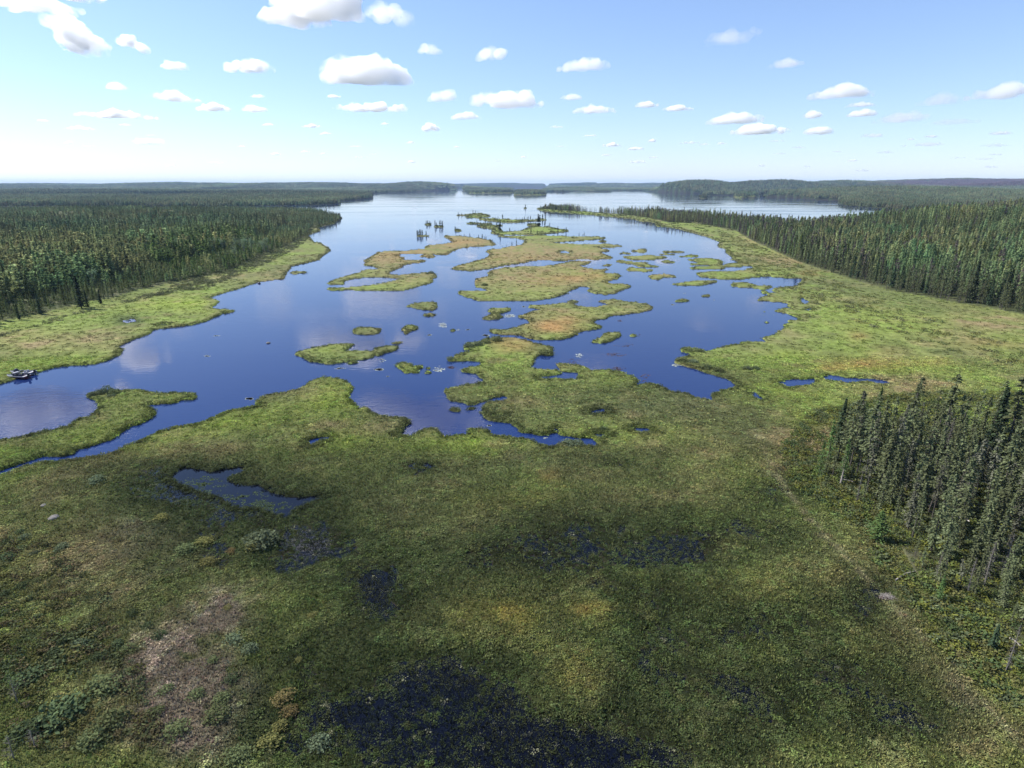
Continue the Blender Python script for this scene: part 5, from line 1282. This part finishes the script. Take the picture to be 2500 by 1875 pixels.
def boat(loc, rz, L, W, side_mat, label, console=True, bowseat=False):
    o = bpy.data.objects.new("motorboat", None); COL.objects.link(o); o.location = loc; o.rotation_euler = (0, math.radians(-1.5), rz)
    tag(o, label, "boat")
    Hh = .62; n = 18; bm = bmesh.new(); rings = []
    for i in range(n + 1):
        t = i / n; w, k, g = hull_section(t, L, W, Hh); x = t * L
        ring = [(x, -w, g), (x, -w * .96, g - .22), (x, -w * .82, k + .17), (x, 0, k - .10), (x, w * .82, k + .17), (x, w * .96, g - .22), (x, w, g)]
        rings.append([bm.verts.new(p) for p in ring])
    for a, b in zip(rings[:-1], rings[1:]):
        for j in range(6): bm.faces.new((a[j], a[j + 1], b[j + 1], b[j]))
    bm.faces.new(rings[-1]); bm.faces.new(rings[0][::-1])
    bm_obj("hull", bm, side_mat, o)
    for nm, lo, hi, ins, mt in (("gunwale", -.03, .035, .10, M_WHITE), ("stripe", -.20, -.13, -.012, M_WHITE)):
        bm = bmesh.new()
        for s in (-1, 1):
            pr = None
            for i in range(n + 1):
                t = i / n; w, k, g = hull_section(t, L, W, Hh); x = t * L - (.03 if i == 0 else 0); oo = w + .018; ii = max(.0, w - ins) if ins > 0 else w - .01
                cur = [bm.verts.new((x, s * q, g + z)) for q, z in ((oo, lo), (oo, hi), (ii, hi), (ii, lo))]
                if pr:
                    for j in range(4): bm.faces.new((pr[j], pr[(j + 1) % 4], cur[(j + 1) % 4], cur[j]))
                else: bm.faces.new(cur)
                pr = cur
            bm.faces.new(pr[::-1])
        bm_obj(nm, bm, mt, o)
    bm = bmesh.new(); pv = None                                  # deck: raised bow platform, then cockpit floor
    for i in range(n + 1):
        t = i / n; w, k, g = hull_section(t, L, W, Hh); z = g - .09 if t < .32 else .26; x = t * L
        if pv and abs(z - pv[0]) > .2:
            mid = [bm.verts.new((x, -w + .09, pv[0])), bm.verts.new((x, w - .09, pv[0]))]; bm.faces.new((pv[1], pv[2], mid[1], mid[0])); lowv = [bm.verts.new((x, -w + .09, z)), bm.verts.new((x, w - .09, z))]
            bm.faces.new((mid[0], mid[1], lowv[1], lowv[0])); pv = (z, lowv[0], lowv[1]); continue
        c = [bm.verts.new((x, -max(.01, w - .09), z)), bm.verts.new((x, max(.01, w - .09), z))]
        if pv: bm.faces.new((pv[1], pv[2], c[1], c[0]))
        pv = (z, c[0], c[1])
    bm_obj("deck", bm, M_TEAL, o)
    bm = bmesh.new(); box(bm, L * .84, L * .965, -W * .42, W * .42, .27, .56, .03); bm_obj("stern_bench", bm, M_VINYL, o)
    for y in (-.42, .42):
        bm = bmesh.new(); box(bm, L * .60, L * .69, y - .24, y + .24, .27, .62, .04); box(bm, L * .69, L * .725, y - .24, y + .24, .56, 1.02, .03, .7, .95); bm_obj("seat", bm, M_DARKV if console else M_VINYL, o)
    if console:
        for y in (-.45, .45):
            bm = bmesh.new(); box(bm, L * .40, L * .50, y - .30, y + .30, .27, .98, .05, .8, .9); bm_obj("console", bm, M_DARKV, o)
        bm = bmesh.new()
        for s in (-1, 1): box(bm, L * .38, L * .40, -.78 if s < 0 else .10, -.10 if s < 0 else .78, .95, 1.36, .01, .6, .9)
        bm_obj("windscreen", bm, M_GLASS, o)
        bm = bmesh.new(); box(bm, L * .405, L * .54, -.72, .72, 1.37, 1.44, .03, .92, .95); bm_obj("console_cover", bm, M_WHITE, o)
        bm = bmesh.new()
        for x in (L * .42, L * .53):
            for y in (-.66, .66): box(bm, x - .02, x + .02, y - .02, y + .02, .6, 1.37, 0)
        bm_obj("cover_frame", bm, M_ALU, o)
    if bowseat:
        b = Bag(); bmm = bmesh.new(); bmesh.ops.create_icosphere(bmm, subdivisions=3, radius=.5)
        for v in bmm.verts:
            p = v.co; k = 1 + .12 * math.sin(7 * p.x + 3 * p.z) * math.cos(6 * p.y); v.co = (L * .26 + p.x * 1.25 * k, p.y * 1.1 * k, .62 + max(-.1, p.z * 1.35 * k) + .08)
        bm_obj("dark_bow_cover", bmm, M_BLACK, o)
    m_ = bpy.data.objects.new("outboard_motor", None); COL.objects.link(m_); m_.parent = o; m_.location = (L, 0, 0)
    bm = bmesh.new(); box(bm, .10, .62, -.24, .24, .62, 1.18, .09, .78, .82); bm_obj("cowling", bm, M_BLACK, m_)
    bm = bmesh.new(); box(bm, .24, .46, -.09, .09, -.35, .64, .03); box(bm, .06, .56, -.13, .13, .50, .62, .03); box(bm, -.02, .24, -.16, .16, .30, .58, .02); bm_obj("motor_leg", bm, M_BLACK, m_)
    bm = bmesh.new(); box(bm, .46, .52, -.03, .03, -.30, -.24, 0)
    for k in range(3):
        a = k * 2.094; p = [bm.verts.new((.5 + dx, r * math.cos(a + da), -.27 + r * math.sin(a + da))) for dx, r, da in ((0, .03, 0), (.03, .16, -.35), (-.01, .17, .25), (-.02, .03, .5))]; bm.faces.new(p)
    bm_obj("propeller", bm, M_ALU, m_)
    return o
def boat_at(ub, vb, us, vs, **k):
    a = Vector((*[float(q) for q in ground(ub, vb, .3)], 0)); b = Vector((*[float(q) for q in ground(us, vs, .3)], 0)); d = b - a
    return boat((a.x, a.y, -.02), math.atan2(d.y, d.x), d.length, 2.0, **k)
boat_at(18.5, 918.5, 68, 921.5, side_mat=M_MAROON, label="nearer motorboat with a maroon hull and white rim, nosed into the west marsh", console=True)
boat_at(27, 909.5, 83, 912.0, side_mat=M_ALU, label="farther grey motorboat with a black covered bow, lying behind the maroon one", console=False, bowseat=True)

# ------------------------------------------------------------------ rocks, lodge, logs, snags
M_ROCK = bark_mat("granite", (.10, .095, .09), (.22, .205, .19))
def rock(u, v, r, label, squash=.5, seed=1, mat=None, sink=.12):
    x, y = at_px(u, v); bm = bmesh.new(); bmesh.ops.create_icosphere(bm, subdivisions=4, radius=1)
    P = np.array([list(q.co) for q in bm.verts]); k = 1 + .30 * n3(P, 1.0, seed) + .08 * n3(P, .3, seed + 3)
    for q, s in zip(bm.verts, k): q.co = (q.co.x * s * r * 1.25, q.co.y * s * r, q.co.z * s * r * squash)
    me = bpy.data.meshes.new("boulder"); bm.to_mesh(me); bm.free(); me.materials.append(mat or M_ROCK)
    o = link("boulder", me, loc=(x, y, max(0, gz(x, y)) + r * squash * .35 - sink)); o.rotation_euler[2] = seed; return tag(o, label, "boulder")
rock(133, 1268, .62, "pale flat boulder in the marsh near the left edge, lower of two", .55, 1)
rock(107, 1239, .42, "brownish boulder in the marsh near the left edge, upper of two", .55, 2)
rock(632.5, 692.5, .6, "lone dark boulder in the water beside the west marsh", .8, 3, M_DARKV, 0)
rock(655, 838, .6, "small dark stone at the waterline of the west marsh", .6, 5)
# peat mound of sticks and mud beside the grove
x, y = at_px(2168, 1462); lodge = bpy.data.objects.new("beaver_lodge", None); COL.objects.link(lodge); lodge.location = (x, y, gz(x, y)); lodge.scale = (.62, .62, .5)
tag(lodge, "low beaver lodge of mud and bleached sticks beside the dark peat hole", "beaver lodge")
bm = bmesh.new(); bmesh.ops.create_icosphere(bm, subdivisions=4, radius=1); P = np.array([list(q.co) for q in bm.verts]); k = 1 + .25 * n3(P, .7, 9)
for q, s in zip(bm.verts, k): q.co = (q.co.x * 1.5 * s, q.co.y * 1.1 * s, q.co.z * .55 * s)
bm_obj("mud_mound", bm, bark_mat("wet_peat", (.02, .014, .012), (.06, .04, .035)), lodge)
rg = np.random.default_rng(77); b = Bag()
for q in range(90):
    a = rg.uniform(0, 6.28); r = rg.random() ** .6; c = np.array([1.5 * r * math.cos(a), 1.1 * r * math.sin(a), .55 * math.sqrt(max(0, 1 - r * r)) + .04])
    d = np.array([math.cos(a + rg.normal() * .9), math.sin(a + rg.normal() * .9), rg.uniform(-.35, .1)]) * rg.uniform(.3, .8); tube(b, [c - d, c + d], [.03, .02], 4)
o = link("sticks", b.mesh("sticks", M_DEAD), lodge); o['kind'] = 'stuff'
def log(u0, v0, u1, v1, r, label, mat=None, name="fallen_log", up=0.25):
    a = at_px(u0, v0); b_ = at_px(u1, v1); b = Bag(); L = math.hypot(b_[0] - a[0], b_[1] - a[1])
    tube(b, [(0, 0, 0), (L * .5, .06 * L, .05), (L, 0, 0)], [r, r * .8, r * .45], 7)
    for t in (.3, .5, .62, .8):
        tube(b, [(L * t, .05, 0), (L * (t + .08), (.45 if t != .5 else -.4) * .7, .15)], [r * .3, .01], 4)
    o = link(name, b.mesh(name, mat or M_DEAD, True), loc=(a[0], a[1], gz(*a) + up)); o.rotation_euler[2] = math.atan2(b_[1] - a[1], b_[0] - a[0]); return tag(o, label, "log")
log(2336, 1282, 2362, 1291, .16, "white barked fallen log in a gap of the near grove", simple_mat("birch_bark", (.62, .58, .52), .8), up=.5)
log(2184, 1425, 2242, 1401, .09, "thin grey fallen trunk lying in the brush in front of the grove")
log(2052, 1182, 2085, 1190, .08, "grey fallen trunk lying by the broken stump on the grove's left rim")
log(2462, 1568, 2490, 1590, .10, "pale fallen trunk at the lower right rim of the grove")
b = Bag(); tube(b, [(0, 0, 0), (.04, 0, 1.2), (.12, .03, 2.6)], [.16, .12, .05], 7); tube(b, [(.05, 0, .6), (.7, .2, .1)], [.07, .03], 5)
x, y = at_px(2050, 1192); tag(link("broken_stump", b.mesh("broken_stump", M_DEAD, True), loc=(x, y, gz(x, y))), "whitish broken stump on the left rim of the near grove", "tree stump")
for (u, v, h, lab, green) in ((45, 1722, 3.0, "thin bare sapling with a green tuft on top, by the lower left edge", True), (88, 1832, 1.9, "short grey dead sapling near the bottom left corner, right of two", False), (38, 1862, 2.4, "grey dead sapling nearest to the bottom left corner", False)):
    x, y = at_px(u, v); o = bpy.data.objects.new("sapling", None); COL.objects.link(o); o.location = (x, y, gz(x, y)); tag(o, lab, "sapling")
    b = Bag(); t = Bag(); tube(t, [(0, 0, 0), (.03, 0, h * .5), (.02, .04, h)], [.05, .035, .012], 5)
    for q in range(36):
        z = h * rg.uniform(.15, .95); a = rg.uniform(0, 6.28); L = .65 * (1 - z / h) + .25; tube(b, [(0, 0, z), (math.cos(a) * L, math.sin(a) * L, z + L * .25)], [.011, .004], 3)
    link("trunk", t.mesh("trunk", M_TWIG, True), o); link("twigs", b.mesh("twigs", M_TWIG), o)
    if green:
        c = Bag(); q = rg.normal(size=(240, 3)) * [.34, .34, .40]; leaves(c, q + [0, 0, h * .86], .10, rg); link("foliage", c.mesh("foliage", M_LARCH), o)

# ------------------------------------------------------------------ bushes one can point at
BUSHK = {k: [bush(1.0, .85, s + 600, 420, .20).mesh("bush", m) for s in range(3)] for k, m in
         (("dark", M_SHRUB), ("green", leaf_mat("green_shrub_leaves", (.105, .125, .055), trans=.25)), ("yellow", leaf_mat("yellow_shrub_leaves", (.17, .165, .06), trans=.3)), ("grey", leaf_mat("willow_leaves", (.105, .13, .075), trans=.25)), ("gold", leaf_mat("golden_shrub_leaves", (.16, .125, .055), trans=.3)))}
KN = {"dark": "dark green", "green": "leafy green", "yellow": "yellow-green", "grey": "grey-green", "gold": "golden brown"}
WH = {}
def put_bush(crop, x, y, r, kind, where, hs=1.0):
    ox, oy, s = CROP[crop]; u, v = ox + x / s, oy + y / s; X_, Y_ = at_px(u, v)
    R = r / s / FPX * math.hypot(Y_, H_CAM)
    o = link("bush", random.choice(BUSHK[kind]), loc=(X_, Y_, max(0, gz(X_, Y_)) - .03)); o.scale = (R * random.uniform(.9, 1.25), R * random.uniform(.9, 1.25), R * .8 * hs); o.rotation_euler[2] = random.uniform(0, 6.28)
    sz = "large" if R > 1.3 else "small" if R < .75 else "medium"
    tag(o, "%s %s bush %s" % (sz, KN[kind], where), "bush", "bushes standing out of the marsh")
for (x, y, r, k, w) in ((240, 895, 38, "dark", "left of the straw-coloured patch"), (430, 910, 30, "dark", "at the upper left rim of the straw patch"), (510, 850, 30, "dark", "above the straw patch"), (575, 715, 24, "dark", "well above the straw patch"),
    (765, 1230, 46, "green", "on the bottom of the straw patch"), (720, 1050, 32, "green", "in the middle of the straw patch"), (665, 1150, 32, "green", "below the middle of the straw patch"), (30, 475, 32, "dark", "at the left edge beside the sedges"),
    (150, 455, 22, "grey", "near the left edge, left of a grey one"), (270, 430, 30, "grey", "in the sedges below the boulders"), (95, 600, 26, "dark", "near the left edge"), (160, 575, 20, "green", "near the left edge, beside the dark one"), (20, 635, 28, "dark", "hard at the left edge"),
    (430, 800, 30, "green", "over the left rim of the straw patch"), (560, 870, 28, "green", "at the top of the straw patch"), (450, 1040, 62, "green", "at the left rim of the straw patch"), (270, 1160, 85, "dark", "in the lower left scrub"), (480, 1190, 62, "green", "in the scrub beside the straw patch"),
    (350, 850, 32, "grey", "between the scrub and the straw patch"), (690, 815, 34, "dark", "just above the straw patch"), (850, 1070, 32, "green", "at the right rim of the straw patch"), (960, 1090, 32, "green", "right of the straw patch"), (1005, 1000, 28, "dark", "at the right rim of the straw patch, higher"),
    (920, 920, 24, "green", "at the upper right of the straw patch"), (640, 770, 22, "dark", "above the straw patch, the littlest"), (1165, 1270, 42, "yellow", "near the bottom edge, brightest of all"), (1130, 405, 62, "grey", "beside the dark pools"), (1100, 430, 36, "yellow", "at the foot of the grey one by the pools"),
    (1225, 1085, 42, "gold", "in the dark bog, upper of two"), (1250, 1135, 30, "gold", "in the dark bog, lower of two"), (1350, 725, 22, "yellow", "left of the dark round pool"), (985, 690, 18, "yellow", "in the sedges left of the pools"), (1290, 910, 18, "yellow", "in the dark bog, alone"), (1010, 830, 34, "grey", "among the dark sedges"),
    (1080, 870, 34, "grey", "among the dark sedges, nearer"), (940, 1160, 48, "green", "below the right rim of the straw patch"), (1210, 1200, 32, "yellow", "near the bottom edge, small"), (1380, 1270, 42, "grey", "near the bottom edge in the dark bog"), (420, 140, 38, "grey", "at the left end of the weedy pool"),
    (880, 400, 36, "yellow", "below the weedy pool"), (800, 440, 38, "green", "left below the weedy pool"), (900, 490, 38, "yellow", "under the lilac sheen of water"), (700, 300, 30, "yellow", "left of the weedy pool's end"), (1000, 440, 24, "gold", "between the pools"), (1030, 1340, 46, "green", "at the bottom edge below the straw patch"), (130, 1000, 50, "dark", "in the left scrub beside the sapling"),
    (400, 1270, 55, "green", "in the scrub at the bottom left"), (120, 1230, 60, "dark", "in the bottom left corner scrub"), (90, 360, 20, "dark", "near the left edge above the scrub"), (110, 385, 24, "grey", "near the left edge above the scrub, lower")):
    put_bush('K', x, y, r, k, w)
for (c_, x, y, r, k, w, hs) in (('A', 715, 848, 30, "grey", "at the tip of the west spit's head", 1.3), ('A', 770, 835, 42, "grey", "on the west spit's head, second from the tip", 1.3), ('A', 830, 825, 46, "grey", "topmost on the west spit's head", 1.7), ('A', 885, 835, 42, "green", "on the right of the west spit's head", 1.2), ('A', 860, 860, 30, "grey", "lower on the west spit's head", 1.0),
    ('C', 345, 255, 52, "grey", "at the upper left corner of the near peninsula", 1.2), ('C', 425, 240, 52, "grey", "second along the near peninsula's upper edge", 1.1), ('C', 500, 215, 52, "green", "third along the near peninsula's upper edge", 1.0), ('C', 600, 200, 50, "green", "fourth along the near peninsula's upper edge", 1.4), ('C', 180, 368, 34, "grey", "at the near peninsula's left tip", 1.3),
    ('C', 520, 190, 18, "green", "highest shoot on the near peninsula's upper edge", 3.0), ('C', 1560, 1000, 42, "dark", "above the little pool of the near peninsula", 1.1), ('C', 1250, 1130, 70, "grey", "on the bank under the near channel, left part", .8), ('C', 1330, 1130, 62, "grey", "on the bank under the near channel, right part", .8), ('C', 1040, 315, 60, "green", "on the near peninsula's right knob", .8),
    ('D', 290, 1025, 52, "green", "at the tip of the right-hand point", 1.0), ('D', 390, 1035, 48, "green", "second along the right-hand point", .9), ('D', 240, 1120, 55, "green", "at the lower tip of the right-hand point", 1.0), ('D', 340, 1130, 50, "grey", "along the lower edge of the right-hand point", .9), ('D', 450, 1180, 60, "green", "on the right-hand point's dark bank", 1.0), ('D', 560, 1210, 58, "green", "on the right-hand point's dark bank, farther right", 1.0),
    ('D', 820, 1190, 46, "grey", "inland on the right-hand point", .9), ('D', 900, 1190, 40, "dark", "by the tiny pool of the right-hand point", .9), ('E', 1340, 535, 34, "green", "on the winding island's right lobe", 1.4), ('E', 1290, 545, 26, "green", "on the winding island's right lobe, smaller", 1.2), ('F', 440, 590, 34, "dark", "on the largest island's left lobe", 1.1)):
    put_bush(c_, x, y, r, k, w, hs)

# ------------------------------------------------------------------ floating leaves and drowned weed on the lake
def patches(name, lst, col, size, dens, z, label):
    b = Bag()
    for crop, x, y, rx, ry, kk in lst:
        ox, oy, s = CROP[crop]; n_ = int(dens * kk)
        a = rg.uniform(0, 6.28, n_); r = rg.random(n_) ** .7; u = ox + (x + rx * r * np.cos(a) * rg.uniform(.6, 1.1, n_)) / s; v = oy + (y + ry * r * np.sin(a)) / s
        X_, Y_ = ground(u, v); nn = fbm(X_ / 1.5, Y_ / .8, 31, 2) > -.12
        P = np.stack([X_, Y_, np.full(n_, z)], 1)[nn]; q = rg.normal(size=(len(P), 3)); q[:, 2] = 0; q /= np.linalg.norm(q, axis=1)[:, None]; w = np.stack([-q[:, 1], q[:, 0], q[:, 2]], 1)
        ss = (size * rg.uniform(.5, 1.4, len(P)) * (1 + Y_[nn] * .004))[:, None]
        V = np.stack([P - q * ss, P + w * ss * .8, P + q * ss, P - w * ss * .8], 1).reshape(-1, 3); b.add(V, np.arange(4 * len(P)).reshape(-1, 4), np.repeat(rg.uniform(.6, 1.3, len(P)), 4))
    return tag(link(name, b.mesh(name, leaf_mat(name + "_leaves", col, trans=0, vary=.02))), label, kind='stuff')
patches("pondweed", [('B', 1215, 370, 45, 12, 1), ('B', 1200, 450, 42, 10, 1), ('B', 850, 442, 50, 8, .8), ('B', 30, 713, 38, 10, .8), ('B', 1740, 445, 60, 26, 1), ('B', 2160, 143, 30, 8, .8), ('B', 1770, 48, 40, 24, .5), ('B', 1650, 140, 26, 6, .5), ('B', 1990, 90, 26, 6, .6),
    ('B', 1270, 512, 20, 4, .3), ('B', 1910, 92, 20, 5, .4), ('A', 1670, 381, 24, 6, .6), ('A', 1596, 534, 28, 6, .6), ('A', 1918, 866, 36, 9, .7), ('F', 845, 803, 28, 6, .5), ('F', 700, 900, 70, 18, .9), ('F', 250, 1040, 34, 6, .6), ('F', 445, 1100, 30, 10, .7), ('I', 815, 577, 16, 4, .3),
    ('I', 690, 698, 20, 5, .3), ('I', 1125, 650, 16, 4, .3), ('D', 195, 1148, 45, 14, .6), ('C', 1340, 325, 40, 18, .3), ('C', 535, 955, 18, 5, .2), ('C', 1050, 1075, 30, 12, .4), ('A', 35, 775, 25, 4, .3), ('F', 20, 1000, 30, 20, .3)],
    (.42, .46, .40), .13, 240, .012, "pale leaves of pondweed floating in small flocks on the lake")
patches("drowned_weed", [('C', 1750, 232, 95, 16, 1), ('C', 1660, 318, 120, 16, 1.2), ('C', 1690, 448, 70, 22, 1), ('C', 1940, 535, 60, 50, 1.2), ('C', 1290, 382, 90, 30, .8), ('B', 1850, 432, 45, 14, .6), ('C', 1885, 143, 25, 8, .4), ('F', 1850, 950, 40, 10, .5)],
    (.075, .050, .050), .12, 130, .006, "reddish drowned weed just under the water surface")
K_POOL = [('K', 640, 150, 120, 40, 2.5), ('K', 1150, 240, 120, 30, .8), ('K', 880, 150, 110, 40, 1.0), ('K', 1050, 200, 120, 30, .7), ('K', 560, 200, 160, 50, 2.0), ('K', 780, 240, 220, 30, 2.5)]
patches("water_lily_leaves", K_POOL, (.055, .075, .030), .09, 700, .012, "olive water plants in the weedy foreground pool")
# ------------------------------------------------------------------ haze: one closed box of even, pale air round the whole scene
HZ = 30000.0
def haze_box(z0, z1, dens):
    v = [(x, y, z) for z in (z0, z1) for y in (-HZ, HZ) for x in (-HZ, HZ)]
    f = [(0, 2, 3, 1), (4, 5, 7, 6), (0, 1, 5, 4), (2, 6, 7, 3), (0, 4, 6, 2), (1, 3, 7, 5)]
    m, n, l = new_mat("haze_air")
    out = n.new("ShaderNodeOutputMaterial")
    pv = n.new("ShaderNodeVolumePrincipled")
    pv.inputs['Color'].default_value = (0.50, 0.70, 1.0, 1)
    pv.inputs['Density'].default_value = dens
    pv.inputs['Anisotropy'].default_value = 0.0
    l.new(pv.outputs[0], out.inputs['Volume'])
    m.cycles.homogeneous_volume = True
    o = link("haze", mesh_np("haze", v, f, m))
    return tag(o, kind='stuff')
haze_box(-3.0, 210.0, 4.2e-5)
